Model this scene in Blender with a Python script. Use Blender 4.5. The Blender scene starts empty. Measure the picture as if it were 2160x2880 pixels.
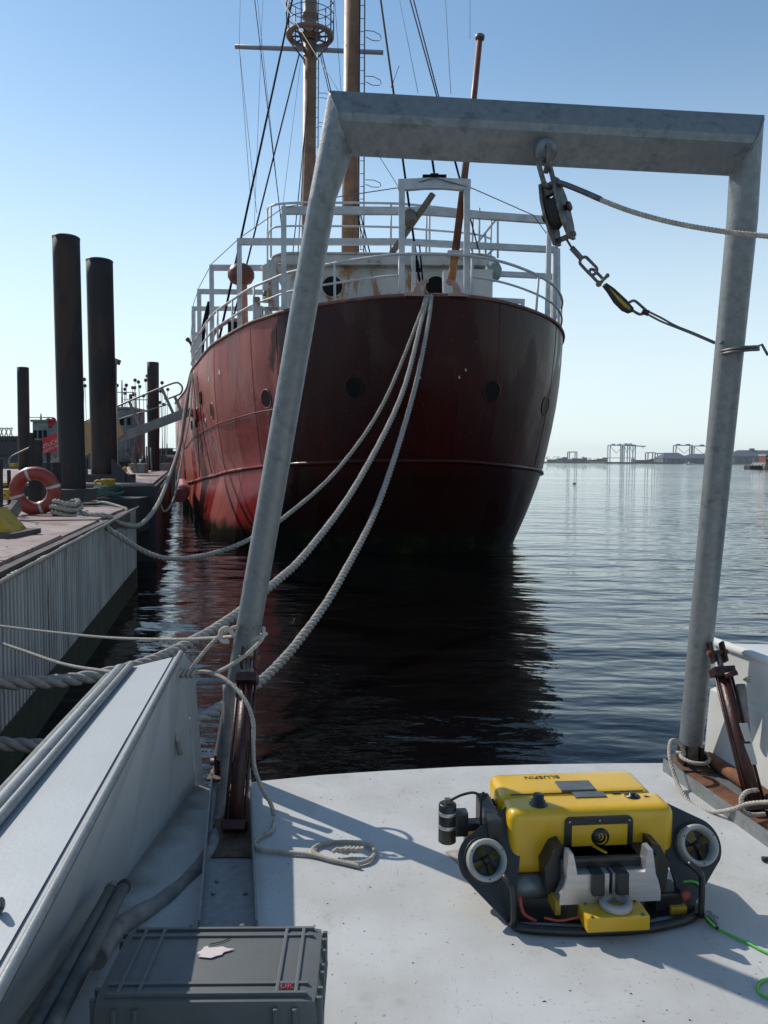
import bpy, bmesh, math, random
from mathutils import Vector, Matrix
from mathutils.bvhtree import BVHTree
random.seed(7)
R = math.radians
scene = bpy.context.scene
C = scene.collection

# ------------------------------------------------------------------ camera
CAM_Z = 1.6
FPX = 2213.0                     # focal length in pixels of the 2160 x 2880 frame
PITCH = math.atan((1440 - 1296) / FPX)
ROLL = R(0.4)
cam_d = bpy.data.cameras.new('camera')
cam = bpy.data.objects.new('camera', cam_d)
C.objects.link(cam)
cam.matrix_world = Matrix.Translation((0, 0, CAM_Z)) @ (Matrix.Rotation(math.pi/2 - PITCH, 4, 'X') @ Matrix.Rotation(ROLL, 4, 'Z'))
cam_d.sensor_fit = 'VERTICAL'; cam_d.sensor_height = 24.0
cam_d.lens = 24.0 * FPX / 2880
cam_d.clip_start = 0.05; cam_d.clip_end = 20000
scene.camera = cam
scene.render.resolution_x = 768; scene.render.resolution_y = 1024

# ------------------------------------------------------------------ light
SUN = Vector((-0.597, 0.479, 0.643)).normalized()
w = bpy.data.worlds.new('World'); scene.world = w; w.use_nodes = True
nt = w.node_tree; bgn = nt.nodes['Background']
sky = nt.nodes.new('ShaderNodeTexSky'); sky.sky_type = 'NISHITA'; sky.sun_disc = False
sky.sun_elevation = math.asin(SUN.z); sky.sun_rotation = math.atan2(SUN.x, SUN.y)
sky.air_density = 1.0; sky.dust_density = 0.15; sky.ozone_density = 1.0; sky.altitude = 0
tint = nt.nodes.new('ShaderNodeMix'); tint.data_type = 'RGBA'; tint.blend_type = 'MULTIPLY'; tint.inputs[0].default_value = 1
tint.inputs[7].default_value = (0.93, 1.04, 1.02, 1)
nt.links.new(sky.outputs[0], tint.inputs[6])
# pale band of thin haze low over the horizon, the same all the way round
wtc = nt.nodes.new('ShaderNodeTexCoord'); wsx = nt.nodes.new('ShaderNodeSeparateXYZ'); nt.links.new(wtc.outputs['Generated'], wsx.inputs[0])
wmr = nt.nodes.new('ShaderNodeMapRange'); wmr.interpolation_type = 'SMOOTHSTEP'
wmr.inputs[1].default_value = -0.02; wmr.inputs[2].default_value = 0.48; wmr.inputs[3].default_value = 0.85; wmr.inputs[4].default_value = 0.0
nt.links.new(wsx.outputs['Z'], wmr.inputs[0])
pale = nt.nodes.new('ShaderNodeMix'); pale.data_type = 'RGBA'; nt.links.new(wmr.outputs[0], pale.inputs[0])
nt.links.new(tint.outputs[2], pale.inputs[6]); pale.inputs[7].default_value = (6.0, 6.8, 7.1, 1)
nt.links.new(pale.outputs[2], bgn.inputs[0]); bgn.inputs[1].default_value = 0.12
sd = bpy.data.lights.new('sun', 'SUN'); sd.energy = 3.4; sd.angle = R(0.5); sd.color = (1.0, 0.93, 0.84)
so = bpy.data.objects.new('sun', sd); C.objects.link(so)
so.rotation_euler = SUN.to_track_quat('Z', 'Y').to_euler()
so.location = (-30, 25, 40)
scene.view_settings.view_transform = 'Standard'; scene.view_settings.look = 'None'
scene.view_settings.gamma = 1; scene.view_settings.use_curve_mapping = False
scene.view_settings.exposure = 0.28

# ------------------------------------------------------------------ helpers
RM = cam.matrix_world.to_3x3()
CO = Vector((0, 0, CAM_Z))
def ray(x, y):
    return (RM @ Vector(((x - 1080) / FPX, -(y - 1440) / FPX, -1.0))).normalized()
def P(x, y, d):                  # point seen at (x, y) of the frame, d metres forward of the lens
    r = ray(x, y); return CO + r * (d / r.y)
def G(x, y, z=0.0):              # point at (x, y) lying on the level z
    r = ray(x, y); return CO + r * ((z - CAM_Z) / r.z)
def V(*a): return Vector(a)

def mat(name, c1, c2=None, scale=3.0, rough=0.5, metal=0.0, bump=0.0, bscale=40.0, detail=5.0,
        spots=None, spot_scale=8.0, spot_amt=0.35, stretch=(1, 1, 1), coat=0.0, spec=0.5, contrast=(0.35, 0.65)):
    m = bpy.data.materials.new(name); m.use_nodes = True
    t = m.node_tree; N = t.nodes; L = t.links; b = N['Principled BSDF']
    b.inputs['Roughness'].default_value = rough; b.inputs['Metallic'].default_value = metal
    b.inputs['Coat Weight'].default_value = coat; b.inputs['Specular IOR Level'].default_value = spec
    tc = N.new('ShaderNodeNewGeometry'); mp = N.new('ShaderNodeMapping')
    mp.inputs['Scale'].default_value = stretch
    L.new(tc.outputs['Position'], mp.inputs['Vector'])
    col = None
    if c2 is None: c2 = tuple(x * 0.8 for x in c1)
    n = N.new('ShaderNodeTexNoise'); n.inputs['Scale'].default_value = scale; n.inputs['Detail'].default_value = detail
    n.inputs['Roughness'].default_value = 0.6
    L.new(mp.outputs[0], n.inputs['Vector'])
    r = N.new('ShaderNodeValToRGB'); r.color_ramp.elements[0].position = contrast[0]; r.color_ramp.elements[1].position = contrast[1]
    r.color_ramp.elements[0].color = (*c1, 1); r.color_ramp.elements[1].color = (*c2, 1)
    L.new(n.outputs['Fac'], r.inputs[0]); col = r.outputs[0]
    if spots:
        n2 = N.new('ShaderNodeTexNoise'); n2.inputs['Scale'].default_value = spot_scale; n2.inputs['Detail'].default_value = 8
        n2.inputs['Roughness'].default_value = 0.7
        L.new(mp.outputs[0], n2.inputs['Vector'])
        r2 = N.new('ShaderNodeValToRGB'); r2.color_ramp.elements[0].position = 1 - spot_amt; r2.color_ramp.elements[1].position = min(1, 1.07 - spot_amt)
        L.new(n2.outputs['Fac'], r2.inputs[0])
        mx = N.new('ShaderNodeMix'); mx.data_type = 'RGBA'
        L.new(r2.outputs[0], mx.inputs[0]); L.new(col, mx.inputs[6]); mx.inputs[7].default_value = (*spots, 1)
        col = mx.outputs[2]
    L.new(col, b.inputs['Base Color'])
    if bump:
        n3 = N.new('ShaderNodeTexNoise'); n3.inputs['Scale'].default_value = bscale; n3.inputs['Detail'].default_value = 4
        L.new(mp.outputs[0], n3.inputs['Vector'])
        bp = N.new('ShaderNodeBump'); bp.inputs['Strength'].default_value = bump; bp.inputs['Distance'].default_value = 0.01
        L.new(n3.outputs['Fac'], bp.inputs['Height']); L.new(bp.outputs[0], b.inputs['Normal'])
        # gloss varies a little with the grain
        mr = N.new('ShaderNodeMapRange'); mr.inputs[3].default_value = max(0.03, rough - 0.1); mr.inputs[4].default_value = min(1, rough + 0.12)
        L.new(n.outputs['Fac'], mr.inputs[0]); L.new(mr.outputs[0], b.inputs['Roughness'])
    return m

ORG = {}
def empty(name, loc, label=None, cat=None, group=None):
    o = bpy.data.objects.new(name, None); C.objects.link(o); o.location = loc
    o.empty_display_size = 0.3; ORG[o.name] = Vector(loc)
    tag(o, label, cat, group); return o
def tag(o, label=None, cat=None, group=None, kind=None):
    if label: o['label'] = label
    if cat: o['category'] = cat
    if group: o['group'] = group
    if kind: o['kind'] = kind
    return o

class MB:
    def __init__(s): s.v = []; s.f = []; s.sm = []
    def add(s, vs, fs, smooth=False):
        o = len(s.v); s.v += [Vector(v) for v in vs]
        for f in fs: s.f.append([i + o for i in f]); s.sm.append(smooth)
        return s
    def box(s, c, size, rot=None, M=None, bev=0.0):
        hx, hy, hz = [x / 2 for x in size]
        if bev > 0:
            b = min(bev, hx * .9, hy * .9, hz * .9)
            bm = bmesh.new(); bmesh.ops.create_cube(bm, size=1)
            for v in bm.verts: v.co = Vector((v.co.x * 2 * hx, v.co.y * 2 * hy, v.co.z * 2 * hz))
            bmesh.ops.bevel(bm, geom=bm.edges[:], offset=b, segments=2, profile=0.7, affect='EDGES')
            bm.verts.index_update()
            vs = [v.co.copy() for v in bm.verts]; fs = [[v.index for v in f.verts] for f in bm.faces]; bm.free()
        else:
            vs = [Vector((x, y, z)) for x in (-hx, hx) for y in (-hy, hy) for z in (-hz, hz)]
            fs = [(0, 1, 3, 2), (4, 6, 7, 5), (0, 4, 5, 1), (2, 3, 7, 6), (0, 2, 6, 4), (1, 5, 7, 3)]
        if rot is not None: vs = [rot @ v for v in vs]
        vs = [v + Vector(c) for v in vs]
        if M is not None: vs = [M @ v for v in vs]
        return s.add(vs, fs)
    def bar(s, a, b, wd, th, up=(0, 0, 1), bev=0.0):    # box from a to b
        a = Vector(a); b = Vector(b); d = b - a; L = d.length; d.normalize()
        u = Vector(up); x = d.cross(u)
        if x.length < 1e-4: x = d.cross(Vector((1, 0, 0)))
        x.normalize(); z = x.cross(d)
        M = Matrix((x, d, z)).transposed()
        return s.box((a + b) / 2, (wd, L, th), rot=M, bev=bev)
    def tube(s, pts, r, seg=8, cap=True, closed=False, M=None, flat=1.0):
        pts = [Vector(p) for p in pts]; n = len(pts)
        if M is not None: pts = [M @ p for p in pts]
        rs = r if isinstance(r, (list, tuple)) else [r] * n
        T = []
        for i in range(n):
            if closed: t = pts[(i + 1) % n] - pts[i - 1]
            else: t = pts[min(i + 1, n - 1)] - pts[max(i - 1, 0)]
            if t.length < 1e-9: t = Vector((0, 0, 1))
            T.append(t.normalized())
        up = Vector((0, 0, 1)) if abs(T[0].z) < 0.9 else Vector((1, 0, 0))
        nrm = (up - T[0] * up.dot(T[0])).normalized()
        vs = []; 
        for i in range(n):
            if i: 
                nrm = nrm - T[i] * nrm.dot(T[i])
                if nrm.length < 1e-6: nrm = T[i].orthogonal()
                nrm.normalize()
            bi = T[i].cross(nrm)
            for k in range(seg):
                a = 2 * math.pi * k / seg
                vs.append(pts[i] + (nrm * math.cos(a) * flat + bi * math.sin(a)) * rs[i])
        fs = []
        m = n if closed else n - 1
        for i in range(m):
            j = (i + 1) % n
            for k in range(seg):
                l = (k + 1) % seg
                fs.append((i * seg + k, i * seg + l, j * seg + l, j * seg + k))
        s.add(vs, fs, True)
        if cap and not closed:
            o = len(s.v) - len(vs)
            s.f.append([o + k for k in range(seg)][::-1]); s.sm.append(False)
            s.f.append([o + (n - 1) * seg + k for k in range(seg)]); s.sm.append(False)
        return s
    def lathe(s, prof, c, axis=(0, 0, 1), seg=20, cap=True):   # prof: (radius, height)
        ax = Vector(axis).normalized(); x = ax.orthogonal().normalized(); y = ax.cross(x); c = Vector(c)
        vs = [c + ax * h + (x * math.cos(2 * math.pi * k / seg) + y * math.sin(2 * math.pi * k / seg)) * r for r, h in prof for k in range(seg)]
        fs = [(i * seg + k, i * seg + (k + 1) % seg, (i + 1) * seg + (k + 1) % seg, (i + 1) * seg + k) for i in range(len(prof) - 1) for k in range(seg)]
        s.add(vs, fs, True)
        if cap:
            o = len(s.v) - len(vs)
            if prof[0][0] > 1e-5: s.f.append([o + k for k in range(seg)][::-1]); s.sm.append(False)
            if prof[-1][0] > 1e-5: s.f.append([o + (len(prof) - 1) * seg + k for k in range(seg)]); s.sm.append(False)
        return s
    def ball(s, c, r, seg=12, sq=1.0):
        n = seg // 2
        prof = [(r * math.sin(math.pi * i / n) + 1e-6, -r * sq * math.cos(math.pi * i / n)) for i in range(n + 1)]
        return s.lathe(prof, c, seg=seg, cap=False)
    def prism(s, poly, depth, M):      # polygon in local xy extruded along local z by depth (centred), then M
        n = len(poly)
        vs = [M @ Vector((p[0], p[1], -depth / 2)) for p in poly] + [M @ Vector((p[0], p[1], depth / 2)) for p in poly]
        fs = [list(range(n))[::-1], list(range(n, 2 * n))] + [(i, (i + 1) % n, n + (i + 1) % n, n + i) for i in range(n)]
        return s.add(vs, fs)
    def build(s, name, m, parent=None, origin=None):
        if parent is not None: off = ORG[parent.name]
        else:
            if origin is None:
                zs = min(v.z for v in s.v); origin = (sum((v.x for v in s.v)) / len(s.v), sum((v.y for v in s.v)) / len(s.v), zs)
            off = Vector(origin)
        me = bpy.data.meshes.new(name); me.from_pydata([tuple(v - off) for v in s.v], [], s.f)
        me.polygons.foreach_set('use_smooth', s.sm); me.materials.append(m)
        bm = bmesh.new(); bm.from_mesh(me); bmesh.ops.recalc_face_normals(bm, faces=bm.faces[:]); bm.to_mesh(me); bm.free()
        me.update()
        o = bpy.data.objects.new(name, me); C.objects.link(o)
        if parent is not None: o.parent = parent
        else: o.location = off
        ORG[o.name] = off
        return o
def auto_smooth(o, ang=35):
    me = o.data
    me.polygons.foreach_set('use_smooth', [True] * len(me.polygons))
    bm = bmesh.new(); bm.from_mesh(me)
    for e in bm.edges:
        if len(e.link_faces) == 2 and e.calc_face_angle(0) > R(ang): e.smooth = False
    bm.to_mesh(me); bm.free()
    return o

def spline(pts, n=8):            # Catmull-Rom through pts
    pts = [Vector(p) for p in pts]
    if len(pts) < 3: return pts
    out = []
    for i in range(len(pts) - 1):
        p0 = pts[i - 1] if i else pts[0] * 2 - pts[1]
        p1, p2 = pts[i], pts[i + 1]
        p3 = pts[i + 2] if i + 2 < len(pts) else p2 * 2 - p1
        for k in range(n):
            t = k / n
            out.append(0.5 * ((2 * p1) + (p2 - p0) * t + (2 * p0 - 5 * p1 + 4 * p2 - p3) * t * t + (3 * p1 - p0 - 3 * p2 + p3) * t ** 3))
    out.append(pts[-1]); return out
def resample(pts, step):
    out = [pts[0].copy()]; acc = 0.0
    for a, b in zip(pts, pts[1:]):
        L = (b - a).length
        if L < 1e-9: continue
        pos = step - acc
        while pos <= L:
            out.append(a.lerp(b, pos / L)); pos += step
        acc = (acc + L) % step if False else L - (pos - step)
    out.append(pts[-1].copy()); return out
def laid_rope(mb, pts, r, turns=6.5, strands=3, seg=6):
    """three strands laid round the path; pitch = turns * r"""
    pitch = turns * r
    path = resample(pts, pitch / 10)
    n = len(path)
    T = [(path[min(i + 1, n - 1)] - path[max(i - 1, 0)]).normalized() for i in range(n)]
    up = Vector((0, 0, 1)) if abs(T[0].z) < .9 else Vector((1, 0, 0))
    nr = (up - T[0] * up.dot(T[0])).normalized(); fr = []
    for i in range(n):
        nr = (nr - T[i] * nr.dot(T[i])).normalized(); fr.append((nr, T[i].cross(nr)))
    for k in range(strands):
        pp = []
        for i in range(n):
            a = 2 * math.pi * (k / strands + i * (pitch / 10) / pitch)
            pp.append(path[i] + (fr[i][0] * math.cos(a) + fr[i][1] * math.sin(a)) * r * 0.48)
        mb.tube(pp, r * 0.55, seg=seg)
    return mb
def rope(name, pts, r, m, label, cat='rope', group=None, laid=True, turns=6.5, n=8, seg=6):
    mb = MB(); s = spline(pts, n)
    if laid: laid_rope(mb, s, r, turns, seg=seg)
    else: mb.tube(s, r, seg=8)
    return tag(mb.build(name, m), label, cat, group)

FONT = bpy.data.curves.new('tmpf', 'FONT')
def text_mesh(name, body, size, M, m, parent, ext=0.001):
    cu = bpy.data.curves.new(name, 'FONT'); cu.body = body; cu.size = size; cu.extrude = ext
    cu.align_x = 'CENTER'; cu.align_y = 'CENTER'
    to = bpy.data.objects.new('tmp_text', cu); C.objects.link(to)
    bpy.context.view_layer.update()
    me = bpy.data.meshes.new_from_object(to)
    bpy.data.objects.remove(to)
    off = ORG[parent.name]
    for v in me.vertices: v.co = (M @ v.co) - off
    me.materials.clear(); me.materials.append(m)
    o = bpy.data.objects.new(name, me); C.objects.link(o); o.parent = parent; ORG[o.name] = off
    return o
def frame(o, x, y):   # matrix with given origin, x and y axes
    x = Vector(x).normalized(); y = Vector(y); y = (y - x * y.dot(x)).normalized(); z = x.cross(y)
    M = Matrix((x, y, z)).transposed().to_4x4(); M.translation = Vector(o); return M

# ------------------------------------------------------------------ materials
M = {}
M['galv'] = mat('galvanised_steel', (0.235, 0.25, 0.255), (0.175, 0.19, 0.195), 30, 0.45, 0.35, 0.12, 90, spots=(0.145, 0.155, 0.16), spot_scale=11, spot_amt=0.44, contrast=(.3,.7))
M['deck'] = mat('deck_paint', (0.51, 0.52, 0.515), (0.45, 0.46, 0.455), 2.2, 0.6, 0, 0.10, 220, spots=(0.20, 0.19, 0.18), spot_scale=16, spot_amt=0.295)
def deck_mat():
    m = M['deck']; t = m.node_tree; N = t.nodes; L = t.links; b = N['Principled BSDF']
    src = b.inputs['Base Color'].links[0].from_socket
    g = N.new('ShaderNodeNewGeometry'); sx = N.new('ShaderNodeSeparateXYZ'); L.new(g.outputs['Position'], sx.inputs[0])
    def noise(scale, detail, st=(1, 1, 1), rot=0, rgh=.6):
        mp = N.new('ShaderNodeMapping'); mp.inputs['Scale'].default_value = st; mp.inputs['Rotation'].default_value = (0, 0, rot); L.new(g.outputs['Position'], mp.inputs['Vector'])
        n = N.new('ShaderNodeTexNoise'); n.inputs['Scale'].default_value = scale; n.inputs['Detail'].default_value = detail; n.inputs['Roughness'].default_value = rgh
        L.new(mp.outputs[0], n.inputs['Vector']); return n.outputs['Fac']
    def rng(f, a, b2, c=0.0, d=1.0):
        r = N.new('ShaderNodeMapRange'); r.inputs[1].default_value = a; r.inputs[2].default_value = b2; r.inputs[3].default_value = c; r.inputs[4].default_value = d
        L.new(f, r.inputs[0]); return r.outputs[0]
    def mul(a, b2):
        q = N.new('ShaderNodeMath'); q.operation = 'MULTIPLY'; L.new(a, q.inputs[0]); L.new(b2, q.inputs[1]); return q.outputs[0]
    def mix(f, a, c):
        x = N.new('ShaderNodeMix'); x.data_type = 'RGBA'; L.new(f, x.inputs[0]); L.new(a, x.inputs[6]); x.inputs[7].default_value = (*c, 1); return x.outputs[2]
    c = mix(rng(noise(1.7, 8), .42, .62, 0, .75), src, (0.385, 0.38, 0.355))
    c = mix(rng(noise(7, 6), .60, .72, 0, .5), c, (0.30, 0.29, 0.26))          # worn, dirty areas
    c = mix(rng(noise(60, 4), .63, .68, 0, .7), c, (0.20, 0.19, 0.17))                  # specks
    c = mix(mul(rng(noise(1.3, 2), .50, .58), rng(noise(20, 6, (5, .4, 1), .35), .625, .68, 0, .55)), c, (0.20, 0.195, 0.18))   # scratches
    c = mix(mul(rng(noise(2.1, 2), .52, .60), rng(noise(18, 6, (.45, 6, 1), -.2), .64, .69, 0, .45)), c, (0.24, 0.23, 0.22))
    # brown grime in the corner along the left bulwark
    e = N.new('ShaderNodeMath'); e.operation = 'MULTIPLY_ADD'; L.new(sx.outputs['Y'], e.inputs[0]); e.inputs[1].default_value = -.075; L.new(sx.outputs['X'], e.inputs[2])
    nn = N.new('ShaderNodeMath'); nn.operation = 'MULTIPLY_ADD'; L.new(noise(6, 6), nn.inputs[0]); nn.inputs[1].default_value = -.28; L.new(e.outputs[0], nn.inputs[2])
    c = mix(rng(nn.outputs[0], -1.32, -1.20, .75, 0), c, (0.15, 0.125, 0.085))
    L.new(c, b.inputs['Base Color'])
deck_mat()
M['white'] = mat('white_paint', (0.60, 0.61, 0.60), (0.50, 0.50, 0.48), 3, 0.45, 0, 0.06, 50, spots=(0.25, 0.12, 0.06), spot_scale=7, spot_amt=0.32)
M['bulwark'] = mat('bulwark_paint', (0.385, 0.405, 0.415), (0.32, 0.34, 0.35), 2.2, 0.5, 0, 0.08, 70, detail=8, spots=(0.27, 0.25, 0.23), spot_scale=11, spot_amt=0.335)
M['house'] = mat('rusty_white_paint', (0.50, 0.50, 0.47), (0.33, 0.34, 0.33), 1.1, 0.6, 0, 0.1, 30, spots=(0.27, 0.14, 0.07), spot_scale=2.0, spot_amt=0.46, stretch=(1, 1, .35))
M['shipwhite'] = mat('ship_rail_paint', (0.56, 0.57, 0.57), (0.42, 0.43, 0.44), 3, 0.5, 0, 0.05, 50, spots=(0.23, 0.15, 0.10), spot_scale=9, spot_amt=0.35)
M['mast'] = mat('mast_paint', (0.27, 0.145, 0.072), (0.17, 0.085, 0.045), 2.5, 0.55, 0, 0.1, 30, spots=(0.06, 0.035, 0.025), spot_scale=3.5, spot_amt=0.40)
M['boom'] = mat('boom_paint', (0.17, 0.055, 0.03), (0.07, 0.025, 0.02), 1.2, 0.5, 0, 0.1, 30)
M['rust'] = mat('rusty_steel', (0.24, 0.095, 0.038), (0.07, 0.035, 0.024), 7, 0.85, 0.1, 0.4, 80, spots=(0.30, 0.24, 0.18), spot_scale=12, spot_amt=0.36)
M['ruststain'] = mat('rust_grime', (0.085, 0.06, 0.045), (0.16, 0.10, 0.06), 14, 0.85, 0.1, 0.3, 80, spots=(0.035, 0.028, 0.025), spot_scale=20, spot_amt=0.45)
M['rustdark'] = mat('dark_red_steel', (0.060, 0.017, 0.014), (0.028, 0.011, 0.010), 12, 0.4, 0.2, 0.2, 80, spots=(0.02, 0.014, 0.012), spot_scale=20, spot_amt=0.42)
M['black'] = mat('black_plastic', (0.012, 0.013, 0.014), (0.02, 0.021, 0.022), 12, 0.38, 0, 0.08, 120)
M['blackrub'] = mat('black_rubber', (0.016, 0.016, 0.016), (0.03, 0.03, 0.03), 12, 0.8, 0, 0.1, 120)
M['yellow'] = mat('yellow_hull', (0.66, 0.40, 0.012), (0.58, 0.34, 0.010), 5, 0.33, 0, 0.02, 200, spots=(0.30, 0.19, 0.03), spot_scale=26, spot_amt=0.28, coat=0.25)
M['yellowdull'] = mat('yellow_paint', (0.46, 0.30, 0.02), (0.32, 0.20, 0.02), 9, 0.6, 0, 0.15, 60, spots=(0.14, 0.07, 0.025), spot_scale=9, spot_amt=0.4)
M['alu'] = mat('brushed_aluminium', (0.55, 0.55, 0.55), (0.45, 0.45, 0.46), 5, 0.38, 0.85, 0.08, 120, stretch=(1, 1, 12))
M['nozzle'] = mat('white_nozzle', (0.38, 0.375, 0.345), (0.30, 0.295, 0.27), 9, 0.45)
M['prop'] = mat('brass_propeller', (0.16, 0.13, 0.05), (0.08, 0.07, 0.03), 20, 0.35, 0.6)
M['rope'] = mat('weathered_rope', (0.40, 0.36, 0.31), (0.28, 0.25, 0.22), 25, 0.9, 0, 0.5, 300)
M['ropewhite'] = mat('white_rope', (0.55, 0.50, 0.43), (0.40, 0.36, 0.30), 40, 0.9, 0, 0.6, 350)
M['ropegreen'] = mat('green_rope', (0.10, 0.16, 0.14), (0.06, 0.10, 0.09), 25, 0.9, 0, 0.5, 300)
M['wire'] = mat('steel_wire', (0.15, 0.15, 0.155), (0.09, 0.09, 0.095), 20, 0.5, 0.5)
M['rig'] = mat('tarred_rigging', (0.010, 0.012, 0.024), (0.006, 0.007, 0.013), 5, 0.9, spec=0.1)
M['thinrig'] = mat('thin_rigging', (0.10, 0.11, 0.14), (0.06, 0.07, 0.09), 5, 0.8, spec=0.2)
M['castiron'] = mat('galvanised_casting', (0.20, 0.19, 0.17), (0.10, 0.095, 0.085), 30, 0.5, 0.6, 0.2, 90)
M['case'] = mat('grey_case_plastic', (0.118, 0.124, 0.122), (0.100, 0.106, 0.104), 8, 0.5, 0, 0.12, 400, spots=(0.20, 0.20, 0.19), spot_scale=34, spot_amt=0.27)
M['sticker'] = mat('torn_paper', (0.62, 0.55, 0.54), (0.62, 0.30, 0.33), 30, 0.8, contrast=(0.5, 0.75))
M['redlogo'] = mat('red_print', (0.55, 0.02, 0.05), None, 5, 0.5)
M['hose'] = mat('hose_sleeve', (0.28, 0.255, 0.24), (0.18, 0.165, 0.155), 14, 0.9, 0, 0.5, 50)
M['tubegrey'] = mat('grey_tube', (0.13, 0.14, 0.14), (0.08, 0.085, 0.085), 14, 0.6, 0.2, 0.1, 50)
M['pile'] = mat('rusty_pile', (0.022, 0.019, 0.019), (0.013, 0.012, 0.013), 1.2, 0.75, 0.0, 0.35, 14, spots=(0.045, 0.022, 0.014), spot_scale=1.6, spot_amt=0.48, stretch=(1, 1, .3))
M['orange'] = mat('life_ring_orange', (0.27, 0.036, 0.024), (0.22, 0.028, 0.018), 6, 0.5, 0, 0.05, 60, spots=(0.25, 0.03, 0.02), spot_scale=10, spot_amt=0.3)
M['tape'] = mat('reflective_tape', (0.46, 0.45, 0.43), None, 10, 0.4)
M['bargeside'] = mat('barge_side', (0.085, 0.075, 0.07), (0.045, 0.038, 0.035), 2, 0.8, 0, 0.4, 20, spots=(0.15, 0.07, 0.045), spot_scale=3, spot_amt=0.44)
M['bargedark'] = mat('dark_barge_paint', (0.02, 0.025, 0.032), (0.03, 0.03, 0.032), 3, 0.6, 0, 0.2, 20, spots=(0.09, 0.04, 0.03), spot_scale=3, spot_amt=0.38)
M['wood'] = mat('weathered_wood', (0.22, 0.19, 0.16), (0.10, 0.085, 0.075), 4, 0.85, 0, 0.4, 40, stretch=(1, 6, 1))
M['darkwood'] = mat('dark_timber', (0.028, 0.025, 0.022), (0.018, 0.016, 0.015), 4, 0.85, 0, 0.4, 20)
M['tan'] = mat('tan_canvas', (0.42, 0.29, 0.13), (0.34, 0.23, 0.10), 3, 0.8, stretch=(1, 1, 5))
M['banner'] = mat('red_banner', (0.50, 0.03, 0.035), (0.42, 0.025, 0.03), 3, 0.7)
M['bannerw'] = mat('banner_print', (0.55, 0.50, 0.50), None, 3, 0.7)
M['alur'] = mat('grey_aluminium', (0.20, 0.20, 0.20), (0.14, 0.14, 0.14), 3, 0.5, 0.4)
M['glass'] = mat('dark_glass', (0.005, 0.007, 0.008), None, 3, 0.45, spec=0.08)
M['ballred'] = mat('red_ball_paint', (0.14, 0.028, 0.018), (0.10, 0.02, 0.014), 4, 0.45)
M['buoy'] = mat('dark_float', (0.12, 0.035, 0.04), (0.07, 0.025, 0.03), 4, 0.7)
M['trawler'] = mat('pale_green_paint', (0.22, 0.27, 0.26), (0.14, 0.17, 0.17), 2, 0.7, spots=(0.08, 0.05, 0.04), spot_scale=2, spot_amt=0.4)
M['green'] = mat('lime_cable', (0.10, 0.52, 0.07), (0.09, 0.44, 0.06), 20, 0.45)
M['redcable'] = mat('red_cable', (0.40, 0.06, 0.03), None, 20, 0.5)
M['craneblue'] = mat('blue_crane_paint', (0.02, 0.07, 0.20), None, .1, 0.6)
M['cranewhite'] = mat('pale_crane_paint', (0.42, 0.46, 0.48), (0.32, 0.36, 0.38), .1, 0.6)
M['shore'] = mat('shore_earth', (0.06, 0.055, 0.045), (0.035, 0.04, 0.03), .05, 0.9)
M['shedroof'] = mat('shed_roof', (0.06, 0.08, 0.10), (0.05, 0.065, 0.08), .05, 0.8)
M['shedwall'] = mat('shed_wall', (0.11, 0.13, 0.15), (0.09, 0.10, 0.12), .05, 0.8)
M['cont'] = [mat('container_paint_%s' % n, c, None, .1, .8) for n, c in (('rust', (0.17, 0.06, 0.045)), ('brown', (0.12, 0.07, 0.06)), ('teal', (0.05, 0.09, 0.10)), ('pale', (0.25, 0.25, 0.24)))]
M['leaf'] = mat('far_foliage', (0.035, 0.055, 0.03), (0.02, 0.035, 0.02), .3, 0.9)
M['trunk'] = mat('far_trunk', (0.06, 0.05, 0.04), None, .3, 0.9)
M['bulb'] = mat('yellow_bulb_glass', (0.6, 0.5, 0.12), None, 3, 0.2)

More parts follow.
